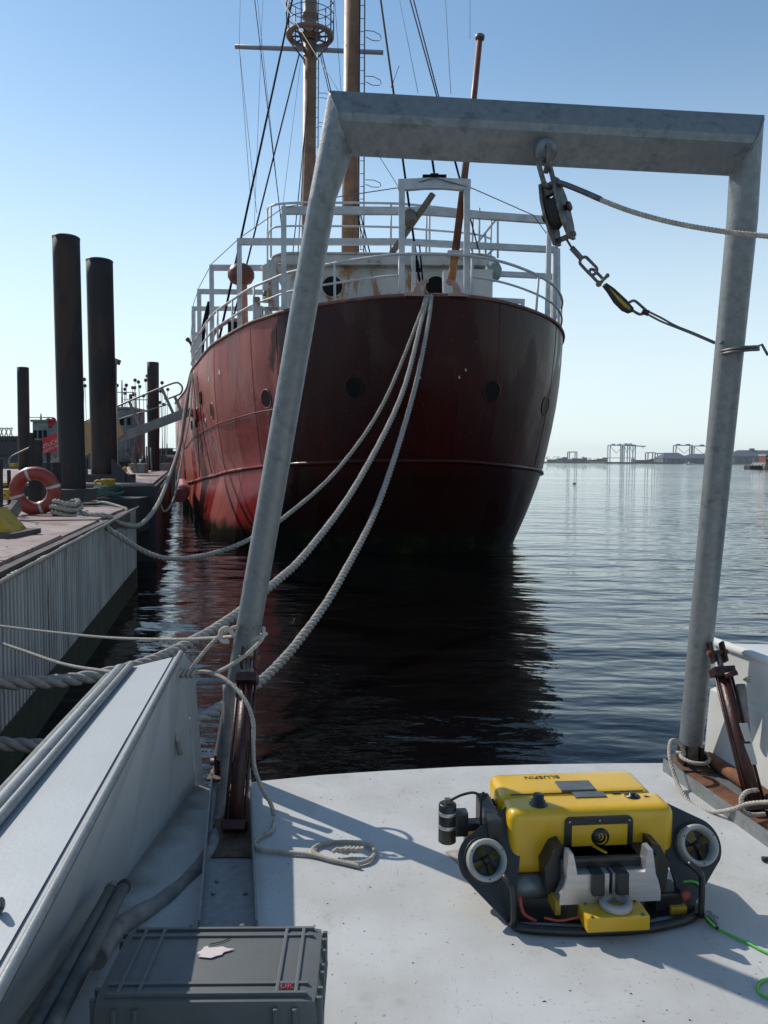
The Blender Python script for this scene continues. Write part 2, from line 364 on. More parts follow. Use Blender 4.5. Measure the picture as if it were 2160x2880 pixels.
# hull of the lightship: sun-bleached red with patches, streaks, rivets and a slimy waterline
def hull_mat():
    m = bpy.data.materials.new('lightship_hull'); m.use_nodes = True
    t = m.node_tree; N = t.nodes; L = t.links; b = N['Principled BSDF']
    g = N.new('ShaderNodeNewGeometry')
    def noise(scale, detail, st=(1, 1, 1), rgh=.55):
        mp = N.new('ShaderNodeMapping'); mp.inputs['Scale'].default_value = st; L.new(g.outputs['Position'], mp.inputs['Vector'])
        n = N.new('ShaderNodeTexNoise'); n.inputs['Scale'].default_value = scale; n.inputs['Detail'].default_value = detail; n.inputs['Roughness'].default_value = rgh
        L.new(mp.outputs[0], n.inputs['Vector']); return n.outputs['Fac']
    def ramp(f, a, bb, ca=(0, 0, 0, 1), cb=(1, 1, 1, 1)):
        r = N.new('ShaderNodeValToRGB'); r.color_ramp.elements[0].position = a; r.color_ramp.elements[1].position = bb
        r.color_ramp.elements[0].color = ca; r.color_ramp.elements[1].color = cb; L.new(f, r.inputs[0]); return r.outputs[0]
    def mix(f, a, c):
        x = N.new('ShaderNodeMix'); x.data_type = 'RGBA'
        if isinstance(f, float): x.inputs[0].default_value = f
        else: L.new(f, x.inputs[0])
        for s, q in ((6, a), (7, c)):
            if isinstance(q, tuple): x.inputs[s].default_value = (*q, 1)
            else: L.new(q, x.inputs[s])
        return x.outputs[2]
    base = ramp(noise(0.8, 4, (1, 1, .6)), .35, .65, (0.34, 0.092, 0.074, 1), (0.25, 0.058, 0.050, 1))
    deep = ramp(noise(0.42, 3, (1, 1, .35), .45), .535, .55)
    sxx = N.new('ShaderNodeSeparateXYZ'); L.new(g.outputs['Position'], sxx.inputs[0])
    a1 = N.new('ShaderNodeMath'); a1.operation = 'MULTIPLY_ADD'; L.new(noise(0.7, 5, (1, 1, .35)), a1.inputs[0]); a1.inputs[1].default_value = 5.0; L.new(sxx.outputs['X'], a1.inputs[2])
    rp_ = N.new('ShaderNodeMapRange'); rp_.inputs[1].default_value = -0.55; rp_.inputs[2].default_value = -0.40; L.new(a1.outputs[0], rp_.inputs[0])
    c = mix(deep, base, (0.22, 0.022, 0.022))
    c = mix(rp_.outputs[0], c, ramp(noise(.6, 4, (1, 1, .3)), .4, .6, (0.044, 0.0042, 0.0042, 1), (0.024, 0.0030, 0.0034, 1)))  # deeper red stern paint, taken near black to hold the stern's shade
    bl0 = ramp(noise(0.5, 5, (1, 1, .22), .5), .575, .605)
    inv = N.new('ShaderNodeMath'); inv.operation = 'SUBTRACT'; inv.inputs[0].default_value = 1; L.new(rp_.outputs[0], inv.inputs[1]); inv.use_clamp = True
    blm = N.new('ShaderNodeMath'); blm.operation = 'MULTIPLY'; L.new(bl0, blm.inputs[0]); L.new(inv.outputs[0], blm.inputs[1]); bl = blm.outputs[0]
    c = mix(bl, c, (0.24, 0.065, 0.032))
    st = ramp(noise(3.5, 6, (1, 1, .05), .6), .52, .72)
    mm = N.new('ShaderNodeMath'); mm.operation = 'MULTIPLY'; mm.inputs[1].default_value = .28; L.new(st, mm.inputs[0])
    c = mix(mm.outputs[0], c, (0.075, 0.014, 0.012))
    fl = ramp(noise(26, 3), .70, .73)
    c = mix(fl, c, (0.30, 0.20, 0.18))
    sx = N.new('ShaderNodeSeparateXYZ'); L.new(g.outputs['Position'], sx.inputs[0])
    ad = N.new('ShaderNodeMath'); ad.operation = 'MULTIPLY_ADD'; L.new(noise(2.2, 5), ad.inputs[0]); ad.inputs[1].default_value = -0.5
    L.new(sx.outputs['Z'], ad.inputs[2])
    mr = N.new('ShaderNodeMapRange'); mr.inputs[1].default_value = -0.75; mr.inputs[2].default_value = -0.45; mr.inputs[3].default_value = 1; mr.inputs[4].default_value = 0
    L.new(ad.outputs[0], mr.inputs[0])
    slime = ramp(noise(3, 5), .5, .68, (0.008, 0.007, 0.006, 1), (0.025, 0.028, 0.008, 1))
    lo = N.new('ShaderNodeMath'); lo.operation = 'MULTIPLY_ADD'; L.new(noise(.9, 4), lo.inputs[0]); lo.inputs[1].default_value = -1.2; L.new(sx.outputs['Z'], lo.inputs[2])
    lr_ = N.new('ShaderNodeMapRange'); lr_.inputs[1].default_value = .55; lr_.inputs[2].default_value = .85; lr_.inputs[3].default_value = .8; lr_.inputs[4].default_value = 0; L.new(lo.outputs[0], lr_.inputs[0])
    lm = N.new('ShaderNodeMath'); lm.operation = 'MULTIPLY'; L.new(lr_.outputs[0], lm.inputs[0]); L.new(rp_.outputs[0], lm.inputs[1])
    c = mix(lm.outputs[0], c, (0.012, 0.0035, 0.003))  # dark bottom paint, kept to the stern where it also carries shade
    c = mix(mr.outputs[0], c, slime)
    L.new(c, b.inputs['Base Color'])
    rr = N.new('ShaderNodeMapRange'); rr.inputs[3].default_value = .42; rr.inputs[4].default_value = .20; L.new(deep, rr.inputs[0]); L.new(rr.outputs[0], b.inputs['Roughness'])
    b.inputs['Specular IOR Level'].default_value = .16
    bp = N.new('ShaderNodeBump'); bp.inputs['Distance'].default_value = .06; bp.inputs['Strength'].default_value = .6
    L.new(noise(1.1, 3, (1, 1, .7)), bp.inputs['Height'])
    bp2 = N.new('ShaderNodeBump'); bp2.inputs['Distance'].default_value = .01; bp2.inputs['Strength'].default_value = .2
    L.new(noise(30, 3), bp2.inputs['Height']); L.new(bp.outputs[0], bp2.inputs['Normal']); L.new(bp2.outputs[0], b.inputs['Normal'])
    return m
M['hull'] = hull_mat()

def water_mat():
    m = bpy.data.materials.new('harbour_water'); m.use_nodes = True
    t = m.node_tree; N = t.nodes; L = t.links; b = N['Principled BSDF']
    b.inputs['Base Color'].default_value = (0.0012, 0.0017, 0.0018, 1); b.inputs['Roughness'].default_value = 0.03; b.inputs['IOR'].default_value = 1.333
    g = N.new('ShaderNodeNewGeometry')
    def noise(scale, detail, st, rot=0, rgh=.5, dist=0):
        mp = N.new('ShaderNodeMapping'); mp.inputs['Scale'].default_value = st; mp.inputs['Rotation'].default_value = (0, 0, rot); L.new(g.outputs['Position'], mp.inputs['Vector'])
        n = N.new('ShaderNodeTexNoise'); n.inputs['Scale'].default_value = scale; n.inputs['Detail'].default_value = detail; n.inputs['Roughness'].default_value = rgh
        n.inputs['Distortion'].default_value = dist
        L.new(mp.outputs[0], n.inputs['Vector']); return n.outputs['Fac']
    def bump(h, strength, dist, prev=None):
        bp = N.new('ShaderNodeBump'); bp.inputs['Distance'].default_value = dist
        if isinstance(strength, float): bp.inputs['Strength'].default_value = strength
        else: L.new(strength, bp.inputs['Strength'])
        L.new(h, bp.inputs['Height'])
        if prev: L.new(prev, bp.inputs['Normal'])
        return bp.outputs[0]
    patch = noise(0.02, 3, (1, 2.2, 1), .1)
    mr = N.new('ShaderNodeMapRange'); mr.inputs[1].default_value = .35; mr.inputs[2].default_value = .65; mr.inputs[3].default_value = .35; mr.inputs[4].default_value = 1.0
    L.new(patch, mr.inputs[0])
    n1 = bump(noise(0.42, 3, (1, 2.1, 1), .12), mr.outputs[0], 0.24)
    n2 = bump(noise(1.9, 4, (1, 2.0, 1), -.1, .5, .4), mr.outputs[0], 0.023, n1)
    n3 = bump(noise(9, 2, (1, 1.5, 1), .2), 0.5, 0.004, n2)
    L.new(n3, b.inputs['Normal'])
    return m
M['water'] = water_mat()

def barge_deck_mat():
    return mat('rusty_barge_deck', (0.19, 0.115, 0.10), (0.29, 0.235, 0.215), 1.3, 0.62, 0, 0.4, 12, spots=(0.16, 0.075, 0.05), spot_scale=2.4, spot_amt=0.46, stretch=(1, .8, 1))
M['bdeck'] = barge_deck_mat()
M['corr'] = mat('corrugated_panel', (0.46, 0.45, 0.43), (0.28, 0.26, 0.24), 2.5, 0.7, 0, 0.1, 30, spots=(0.15, 0.10, 0.07), spot_scale=2.0, spot_amt=0.42, stretch=(1.5, 1.5, .25))
M['slime'] = mat('algae_slime', (0.02, 0.028, 0.012), (0.012, 0.012, 0.009), 5, 0.6, 0, 0.6, 20, spots=(0.05, 0.06, 0.02), spot_scale=6, spot_amt=0.4)

WZ = -0.9                                          # water level
# ================================================================== setting
tag(MB().add([(-9000, -400, WZ), (9000, -400, WZ), (9000, 12000, WZ), (-9000, 12000, WZ)], [(0, 1, 2, 3)]).build('water', M['water'], origin=(0, 0, WZ)), kind='structure')

# far shore with the container port
SD = 1800.0
def SX(x, d=SD): return (x - 1080) / FPX * d
def SZ(y, x=1800, d=SD): return P(x, y, d).z
mb = MB()
for x0, x1, zt, d in ((1380, 1880, 2.2, SD), (1700, 2600, 2.6, SD - 120)):
    a, b2 = SX(x0, d), SX(x1, d)
    mb.add([(a, d, WZ - 2), (b2, d, WZ - 2), (b2, d + 900, WZ - 2), (a, d + 900, WZ - 2), (a, d + 6, zt), (b2, d + 6, zt), (b2, d + 900, zt + .5), (a, d + 900, zt + .5)],
           [(0, 1, 5, 4), (4, 5, 6, 7), (0, 4, 7, 3), (1, 2, 6, 5)])
tag(mb.build('far_shore', M['shore']), kind='structure')
mb = MB()
mb.add([(-2600, 700, WZ - 1), (-180, 700, WZ - 1), (-180, 1500, WZ - 1), (-2600, 1500, WZ - 1), (-2600, 710, 4), (-180, 710, 3), (-180, 1500, 5), (-2600, 1500, 6)],
       [(0, 1, 5, 4), (4, 5, 6, 7), (1, 2, 6, 5)])
tag(mb.build('shore', M['shore']), kind='structure')

rnd = random.Random(3)
ORD = ['first', 'second', 'third', 'fourth', 'fifth', 'sixth', 'seventh', 'eighth', 'ninth', 'tenth', 'eleventh', 'twelfth', 'thirteenth', 'fourteenth', 'fifteenth', 'sixteenth', 'seventeenth', 'eighteenth', 'nineteenth', 'twentieth',
       'twenty-first', 'twenty-second', 'twenty-third', 'twenty-fourth', 'twenty-fifth', 'twenty-sixth']
CN = {'rust': 'rust-red', 'brown': 'brown', 'teal': 'dull teal', 'pale': 'pale grey'}
def container_row(x0, x1, n, base_z, d, hmax, wh):
    for i in range(n):
        x = SX(x0 + (x1 - x0) * (i + .5) / n, d); wd = SX(x0 + (x1 - x0) / n * .94, d) - SX(x0, d)
        k = rnd.randint(2, hmax)
        for j in range(k):
            c = MB().box((x, d + 8, base_z + 1.3 + j * 2.65), (wd, 2.5, 2.6)).build('shipping_container', M['cont'][rnd.choice((0, 0, 1, 1, 2, 3))])
            ci = CN[c.data.materials[0].name.split('_')[-1]]
            tag(c, '%s container, %s up in %s stack from left, %s' % (ci, ORD[j], ORD[i], wh), 'container', 'containers stacked on the far quay')
container_row(1538, 1708, 12, 2.3, SD + 40, 4, 'left of pale cranes')
container_row(1775, 1868, 7, 2.6, SD + 60, 3, 'right of pale cranes')

def gantry(x0, x1, ytop, m, label, boom=0, d=SD, legs=2, deck=True, mach=()):
    a, b2 = SX(x0, d), SX(x1, d); zt = SZ(ytop, x0, d); wd = b2 - a
    t = empty('container_crane', ((a + b2) / 2, d + 10, 2.3), label, 'crane')
    th = 1.9
    for k in range(legs):
        x = a + wd * k / (legs - 1)
        for yy in (d + 4, d + 22):
            MB().bar((x, yy, 2.3), (x, yy, zt), 2.0, 2.0).build('leg', m, t)
    for yy in (d + 4, d + 22):
        MB().bar((a, yy, 2.3 + (zt - 2.3) * .25), (b2, yy, 2.3 + (zt - 2.3) * .25), th * .7, th * .7).build('sill_beam', m, t)
        MB().bar((a, yy, zt), (b2, yy, zt), th, th).build('portal_beam', m, t)
    if deck:
        for k in range(legs - 1):
            xa = a + wd * k / (legs - 1); xb = a + wd * (k + 1) / (legs - 1)
            MB().bar((xa, d + 4, zt * .95), ((xa + xb) / 2, d + 4, zt * .55), .9, .9).bar((xb, d + 4, zt * .95), ((xa + xb) / 2, d + 4, zt * .55), .9, .9).build('brace', m, t)
    for q in mach:
        MB().box((a + wd * q, d + 13, zt + 1.2), (7, 12, 4.5)).build('machinery_house', m, t)
    if boom:
        MB().bar((a, d + 13, zt - 1), (b2 + boom, d + 13, zt - 3), 2.2, 2.6).build('boom', m, t)
        MB().bar((b2 + boom - 6, d + 13, zt - 3), (b2 + boom - 6, d + 13, zt - 8), 1.4, 1.4).build('trolley', m, t)
    return t
gantry(1714, 1750, 1252, M['cranewhite'], 'pale quayside crane on the left of the far container port', 0, legs=2, mach=(.3, .8))
gantry(1754, 1785, 1251, M['cranewhite'], 'pale quayside crane with its boom reaching to the right on the far quay', 26, legs=3, mach=(.2, .6))
gantry(1899, 1945, 1252, M['craneblue'], 'blue quayside crane rising behind the hipped shed roof', 0, d=SD + 200, mach=(.2, .8))
gantry(1950, 2001, 1254, M['craneblue'], 'blue quayside crane just left of the galvanised right leg', 0, d=SD + 200, mach=(.5, .9))
gantry(1600, 1621, 1271, M['cont'][1], 'small dark yard crane standing alone above the container stacks', d=SD + 60, deck=False)
gantry(1821, 1841, 1273, M['cont'][1], 'small dark yard crane right of the pale cranes', d=SD + 60, deck=False)
gantry(1848, 1870, 1275, M['cont'][1], 'small dark yard crane beside the hipped shed', d=SD + 60, deck=False)
# sheds
def shed(x0, x1, yeave, yridge, d, label, hip=True):
    a, b2 = SX(x0, d), SX(x1, d); ze = SZ(yeave, (x0 + x1) / 2, d); zr = SZ(yridge, (x0 + x1) / 2, d); dp = 60
    t = empty('dock_shed', ((a + b2) / 2, d, 2.4), label, 'warehouse')
    MB().box(((a + b2) / 2, d + dp / 2, (ze + 2.3) / 2), (b2 - a, dp, ze - 2.3)).build('wall', M['shedwall'], t)
    i = min((b2 - a) * .22, 30) if hip else 0
    MB().add([(a - 1, d - 1, ze), (b2 + 1, d - 1, ze), (b2 + 1, d + dp + 1, ze), (a - 1, d + dp + 1, ze), (a + i, d + dp / 2, zr), (b2 - i, d + dp / 2, zr)],
             [(0, 1, 5, 4), (1, 2, 5), (2, 3, 4, 5), (3, 0, 4), (0, 3, 2, 1)]).build('roof', M['shedroof'], t)
    n = max(3, int((b2 - a) / 14))
    for k in range(n):
        x = a + (b2 - a) * (k + .5) / n
        MB().box((x, d - .3, 2.3 + (ze - 2.3) * .4), (5, .5, (ze - 2.3) * .75)).build('door', M['cont'][3] if k % 3 == 0 else M['cont'][2], t)
    return t
shed(1862, 1935, 1289, 1273, SD - 60, 'dark hipped shed right of the small yard cranes')
shed(1925, 2060, 1288, 1276, SD - 40, 'long low shed reaching behind the galvanised right leg')
t = shed(2050, 2330, 1284, 1266, SD - 70, 'big pale-walled shed at the right edge of the far shore')
MB().box((SX(2110, SD - 40), SD - 40, SZ(1263)), (9, 8, 5)).build('roof_vent', M['shedroof'], t)
# trees behind the containers
for i in range(11):
    x = SX(1505 + i * 17 + rnd.uniform(-5, 5), SD + 90); h = rnd.uniform(8, 15)
    t = empty('tree', (x, SD + 90, 2.4), '%s dark tree from the left in the row behind the far containers' % ORD[i], 'tree', 'trees behind the far containers')
    MB().tube([(x, SD + 90, 2.4), (x, SD + 90, 2.4 + h * .6)], [.5, .25], 6).build('trunk', M['trunk'], t)
    cm = MB()
    for k in range(60):
        a = rnd.uniform(0, 6.28); q = rnd.random() ** .5 * h * .62; zz = 2.4 + h * (.35 + .65 * rnd.random())
        q *= math.sqrt(max(0.1, 1 - ((zz - 2.4 - h * .6) / (h * .45)) ** 2))
        c = Vector((x + q * math.cos(a), SD + 90 + q * math.sin(a), zz)); s = rnd.uniform(.7, 1.6)
        vs = [c + Vector((rnd.uniform(-s, s), rnd.uniform(-s, s), rnd.uniform(-s, s) * .7)) for _ in range(4)]
        cm.add(vs, [(0, 1, 2), (0, 2, 3), (1, 2, 3)])
    cm.build('crown', M['leaf'], t)
# motor boat, working barge, floating bird
bp_ = G(1938, 1307, WZ); s = bp_.y / 800
t = empty('motor_boat', bp_, 'small white motor boat with a pale wake, far across the water', 'boat')
b0 = bp_
MB().add([b0 + V(-4 * s, -1.3 * s, 0), b0 + V(3 * s, -1.3 * s, 0), b0 + V(5 * s, 0, .2), b0 + V(3 * s, 1.3 * s, 0), b0 + V(-4 * s, 1.3 * s, 0),
          b0 + V(-4.2 * s, -1.6 * s, 1.1 * s), b0 + V(3 * s, -1.7 * s, 1.3 * s), b0 + V(6 * s, 0, 1.6 * s), b0 + V(3 * s, 1.7 * s, 1.3 * s), b0 + V(-4.2 * s, 1.6 * s, 1.1 * s)],
         [(0, 1, 6, 5), (1, 2, 7, 6), (2, 3, 8, 7), (3, 4, 9, 8), (4, 0, 5, 9), (5, 6, 7, 8, 9)]).build('hull', M['white'], t)
MB().box(b0 + V(.4 * s, 0, 2 * s), (2.6 * s, 2 * s, 1.5 * s), bev=.2).build('cabin', M['white'], t)
MB().box(b0 + V(.4 * s, -1.03 * s, 2.2 * s), (2.0 * s, .06 * s, .6 * s)).build('window', M['glass'], t)
wk = MB()
wk.add([b0 + V(-4 * s, -.5, .03), b0 + V(-4 * s, .5, .03), b0 + V(-38 * s, 5, .03), b0 + V(-38 * s, -5, .03)], [(0, 1, 2, 3)])
tag(wk.build('wake', M['white']), kind='stuff')

d = 330.0
def BX(x): return SX(x, d)
t = empty('work_barge', (BX(2150), d, WZ), 'tan work barge with dark bow fender and red deckhouse at the right edge', 'barge')
MB().add([(BX(2130), d - 5, WZ), (BX(2330), d - 5, WZ), (BX(2330), d + 5, WZ), (BX(2130), d + 5, WZ), (BX(2133), d - 5.3, 3.0 - 1.0), (BX(2330), d - 5.3, 2.0), (BX(2330), d + 5.3, 2.0), (BX(2133), d + 5.3, 2.0)],
         [(0, 1, 5, 4), (4, 5, 6, 7), (0, 4, 7, 3), (1, 2, 6, 5)]).build('hull', mat('tan_hull', (0.26, 0.21, 0.18), None, .3, .7), t)
MB().box((BX(2114), d, WZ + .8), (4.8, 6, 1.7), bev=.3).build('bow_fender', M['blackrub'], t)
h = MB().box((BX(2152), d, 3.4), (3.4, 6, 3.0)).build('deckhouse', M['cont'][0], t)
MB().box((BX(2152), d - 3.05, 3.9), (2.4, .1, .7)).build('window', M['white'], h)
MB().box((BX(2152), d, 5.1), (3.8, 6.4, .35)).build('roof', M['white'], t)
for k in range(4):
    MB().bar((BX(2100 + k * 9), d - 3, WZ + 1.6), (BX(2106 + k * 9), d - 3, WZ + 2.6), .35, .35).build('railing', M['white'], t)
c = G(1615, 1361, WZ)
t = empty('floating_gull', c, 'grey gull sitting on the open water right of the red hull', 'bird')
MB().lathe([(0.001, -.22), (.08, -.12), (.11, 0), (.07, .14), (.01, .24)], c + V(0, 0, .05), (1, 0, .15), 10).lathe([(.001, -.06), (.045, 0), (.001, .07)], c + V(.22, 0, .16), (1, 0, 0), 8).build('body', M['castiron'], t)
MB().tube([c + V(.28, 0, .16), c + V(.34, 0, .15)], [.015, .004], 5).build('beak', M['yellowdull'], t)

# ================================================================== lightship
A = lambda l: [Vector((x, y, z + CAM_Z)) for x, y, z in l]
rim = A([(-11, 62, 4.6), (-14.0, 56, 3.9), (-13.2, 50, 3.5), (-10.9, 42, 3.2), (-9.0, 36, 3.2), (-7.38, 30.3, 3.35), (-6.6, 28.1, 3.45), (-5.99, 26.5, 3.55),
         (-5.42, 25.2, 3.65), (-4.64, 24, 3.8), (-3.87, 22.8, 3.9), (-3.2, 22, 3.95), (-2.45, 21.2, 4.0), (-.71, 19.9, 4.0), (.56, 19.35, 4.0), (1.95, 19.45, 4.0),
         (2.85, 19.9, 3.98), (3.73, 20.7, 3.93), (4.47, 21.6, 3.85), (4.95, 22.5, 3.75), (5.27, 23.6, 3.65), (5.42, 25.0, 3.55), (5.4, 28, 3.4), (4.5, 33, 3.3),
         (2.2, 42, 3.3), (-2, 50, 3.5), (-7, 57, 3.9), (-11, 62, 4.6)])
knu = A([(-10.9, 60, -1.2), (-13.7, 55, -1.5), (-13.1, 50, -1.5), (-10.85, 42, -1.25), (-8.9, 36, -1.05), (-7.2, 30.5, -.8), (-6.4, 28.4, -.65), (-5.75, 26.9, -.55),
         (-5.15, 25.5, -.42), (-4.4, 24.4, -.3), (-3.6, 23.2, -.2), (-2.98, 22.4, -.15), (-2.25, 21.6, -.1), (-.6, 20.4, -.02), (.6, 19.95, 0), (1.85, 20.0, 0),
         (2.65, 20.4, -.05), (3.4, 21.1, -.12), (4.0, 21.95, -.18), (4.45, 22.8, -.25), (4.75, 23.9, -.33), (4.92, 25.1, -.4), (4.9, 28, -.6), (4.0, 33, -.8),
         (1.9, 42, -1.0), (-2.2, 50, -1.2), (-7.2, 56, -1.3), (-10.9, 60, -1.2)])
wl = A([(x, y, -2.5) for x, y in [(-10.8, 57), (-13.4, 54), (-12.9, 50), (-10.8, 42), (-8.9, 36), (-7.2, 30), (-6.4, 27.3), (-5.85, 25.8),
        (-5.3, 24.7), (-4.7, 23.8), (-4.0, 23.1), (-3.3, 22.6), (-2.6, 22.2), (-.6, 21.5), (.6, 21.3), (1.7, 21.4),
        (2.4, 21.7), (3.0, 22.1), (3.4, 22.6), (3.75, 23.2), (3.95, 24.0), (4.1, 25.1), (4.2, 28), (3.6, 33), (1.6, 42), (-2.3, 49), (-7.2, 54), (-10.8, 57)]])
NS = 6
def ring(l): return spline(l, NS)
rim_s, knu_s, wl_s = ring(rim), ring(knu), ring(wl)
ctr = Vector((-1.5, 30, 0))
rings = []
for k in range(7):                      # rim -> knuckle, gently convex
    t = k / 6
    rr = []
    for a, b2 in zip(rim_s, knu_s):
        p = a.lerp(b2, t); out = Vector((p.x - ctr.x, p.y - ctr.y, 0)).normalized()
        rr.append(p + out * 0.16 * math.sin(math.pi * t) * (1 - .3 * t))
    rings.append(rr)
for k in range(1, 6):
    t = k / 5; rr = []
    for a, b2 in zip(knu_s, wl_s):
        p = a.lerp(b2, t); out = Vector((p.x - ctr.x, p.y - ctr.y, 0)).normalized()
        rr.append(p + out * 0.05 * math.sin(math.pi * t))
    rings.append(rr)
rings.append([Vector((p.x * .9 + ctr.x * .1, p.y * .9 + ctr.y * .1, -2.4)) for p in wl_s])
n = len(rings[0]); vs = [p for r_ in rings for p in r_]
fs = [(i * n + j, i * n + j + 1, (i + 1) * n + j + 1, (i + 1) * n + j) for i in range(len(rings) - 1) for j in range(n - 1)]
ship = empty('lightship', (0.6, 21.0, WZ), 'big red lightship with white rails and two tan masts, moored stern-on to the dock', 'ship')
hb = MB(); hb.add(vs, fs, True)
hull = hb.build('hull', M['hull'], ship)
BV = BVHTree.FromPolygons(vs, fs)
def hull_hit(x, y):
    r = ray(x, y); loc, nrm, idx, dist = BV.ray_cast(CO, r)
    if loc is None: return None, None
    if nrm.dot(r) > 0: nrm = -nrm
    return loc, nrm
# deck inside the rim
dk = [p + V(0, 0, -.12) for p in rim_s]
MB().add(dk + [V(-3, 36, 4.9)], [(j, j + 1, len(dk)) for j in range(len(dk) - 1)]).build('deck', M['house'], ship)
MB().tube(rim_s, .055, 8).build('cap_rail', mat('faded_rim_paint', (0.22, 0.10, 0.08), (0.12, 0.04, 0.035), 4, .7, 0, .2, 40), ship)
ks = [p + Vector((p.x - ctr.x, p.y - ctr.y, 0)).normalized() * .03 for p in knu_s]
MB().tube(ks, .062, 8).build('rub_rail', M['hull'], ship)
# plate seam: thin welded strip part-way up the side
sm_ = [a.lerp(b2, .62) + Vector((a.x - ctr.x, a.y - ctr.y, 0)).normalized() * .15 for a, b2 in zip(rim_s, knu_s)][:12 * NS]
MB().tube(sm_, .016, 5).build('plate_seam', M['rustdark'], ship)
for st in (6, 8, 10, 11.4, 13.2, 16, 18.5, 20.4):
    j = int(st * NS)
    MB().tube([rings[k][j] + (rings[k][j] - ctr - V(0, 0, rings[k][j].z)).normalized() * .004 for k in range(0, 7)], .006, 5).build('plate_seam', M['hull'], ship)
# red bumper end low on the port side
a = P(505, 1395, 27.5); 
MB().tube([a, a + V(-.15, 1.2, .1), a + V(-1.2, 5, .25)], .24, 10).build('side_bumper', mat('bumper_paint', (0.30, 0.06, 0.05), (0.2, .03, .03), 3, .5), ship)

# portholes
for (px, py, rr) in ((749, 1122, .24), (996, 1091, .25), (1383, 1101, .25), (1534, 1141, .24), (596, 1155, .23), (553, 1165, .21)):
    loc, nr = hull_hit(px, py)
    if loc is None: continue
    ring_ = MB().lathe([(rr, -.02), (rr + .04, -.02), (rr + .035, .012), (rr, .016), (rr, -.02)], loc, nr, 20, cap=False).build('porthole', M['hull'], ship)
    MB().lathe([(.001, .008), (rr, .008)], loc, nr, 20, cap=False).build('glass', M['glass'], ring_)
# little fittings on the port side
for (px, py, wd, hh) in ((566, 1120, .22, .42), (534, 1160, .2, .35), (552, 1190, .16, .3), (556, 1176, .12, .25), (540, 1196, .14, .3)):
    loc, nr = hull_hit(px, py)
    if loc is None: continue
    up = V(0, 0, 1); xx = up.cross(nr).normalized(); Mx = frame(loc + nr * .02, xx, up)
    fr = MB(); t_ = .025
    for (cx, cy, sx, sy) in ((-wd / 2, 0, t_, hh), (wd / 2, 0, t_, hh), (0, hh / 2, wd, t_), (0, -hh / 2, wd, t_)):
        fr.box((cx, cy, 0), (sx, sy, .05), M=Mx)
    fr.build('side_fitting', M['rustdark'], ship)
# paint chips showing pale primer
for (px, py) in ((587, 1065), (617, 1048), (578, 1180), (562, 1250), (1310, 1040), (1292, 1060), (1180, 1062)):
    loc, nr = hull_hit(px, py)
    if loc is None: continue
    up = V(0, 0, 1); xx = up.cross(nr).normalized(); Mx = frame(loc + nr * .005, xx, up)
    k = .10 if px < 700 else .03
    poly = [(math.cos(a_) * k * rnd.uniform(.4, 1.3), math.sin(a_) * k * rnd.uniform(.4, 1.6)) for a_ in [i * math.pi / 4 for i in range(8)]]
    MB().prism(poly, .006, Mx).build('paint_chip', M['house'], ship)

# rail round the stern
def st_at(px, lst=rim_s, lo=0, hi=None):     # rim point whose bearing is that of frame column px (nearest part of the rim)
    target = (px - 1080) / FPX; best = None
    for j, p in enumerate(lst):
        if p.y > 34: continue
        e = abs(p.x / p.y - target) * 100 + (0 if p.y < 27 or px < 640 else 1)
        if best is None or e < best[0]: best = (e, j)
    return best[1]
def rim_pt(j, h, inset=.06):
    p = rim_s[j]; out = Vector((p.x - ctr.x, p.y - ctr.y, 0)).normalized()
    return p - out * inset + V(0, 0, h)
rail = MB().tube([rim_pt(j, 1.0) for j in range(5 * NS - 2, 21 * NS + 3)], .038, 8).build('top_rail', M['shipwhite'], ship)
jl, jr = st_at(1130), st_at(1316)
MB().tube([rim_pt(j, .5) for j in range(5 * NS - 2, jl + 1)], .030, 8).build('mid_rail', M['shipwhite'], ship)
MB().tube([rim_pt(j, .5) for j in range(jr, 21 * NS + 3)], .030, 8).build('mid_rail', M['shipwhite'], ship)
for px in (558, 580, 614, 655, 712, 792, 940, 1131, 1316, 1500):
    j = st_at(px); lean = V(.06, 0, 0) if px > 1400 else V(0, 0, 0)
    MB().tube([rim_pt(j, -.1), rim_pt(j, 1.0) + lean], .032, 8).build('rail_post', M['shipwhite'], ship)
for j in (20 * NS + 2, 21 * NS + 2):
    MB().tube([rim_pt(j, -.1), rim_pt(j, 1.0)], .032, 8).build('rail_post', M['shipwhite'], ship)

# awning frames: posts at the side, beams across
def frame_thwart(pxl, yl, pxr, yr, wd, hb_, dl=None, dr=None):
    jl = st_at(pxl); pl = rim_s[jl]; dl = dl or pl.y
    tl = P(pxl, yl, dl)
    f = []
    if pxr:
        dr = dr or dl + 1.2
        tr = P(pxr, yr, dr)
        mid = (tl + tr) / 2 + V(0, 0, .12)
        MB().bar(tl + V(-wd / 2, 0, 0), mid, wd, hb_, bev=.01).bar(mid, tr + V(wd / 2, 0, 0), wd, hb_, bev=.01).build('awning_beam', M['shipwhite'], ship)
        MB().bar(V(tr.x, tr.y, 4.9), tr - V(0, 0, hb_ / 2), wd, wd, up=(0, 1, 0), bev=.01).build('awning_post', M['shipwhite'], ship)
    MB().bar(V(tl.x, tl.y, pl.z + .02), tl - V(0, 0, hb_ / 2), wd, wd, up=(0, 1, 0), bev=.01).build('awning_post', M['shipwhite'], ship)
    return tl
tops = []
tops.append(frame_thwart(798, 592, 1545, 620, .13, .20, 21.3, 22.6))
tops.append(frame_thwart(673, 680, 1562, 703, .13, .19, 23.7, 24.6))
tops.append(frame_thwart(595, 753, 1556, 778, .13, .18, 26.0, 27.5))
tops.append(frame_thwart(560, 820, 1470, 848, .13, .17, 28.3, 30))
tops.append(frame_thwart(544, 868, 1390, 888, .13, .16, 30.6, 32.5))
for tp in tops[:1]: pass
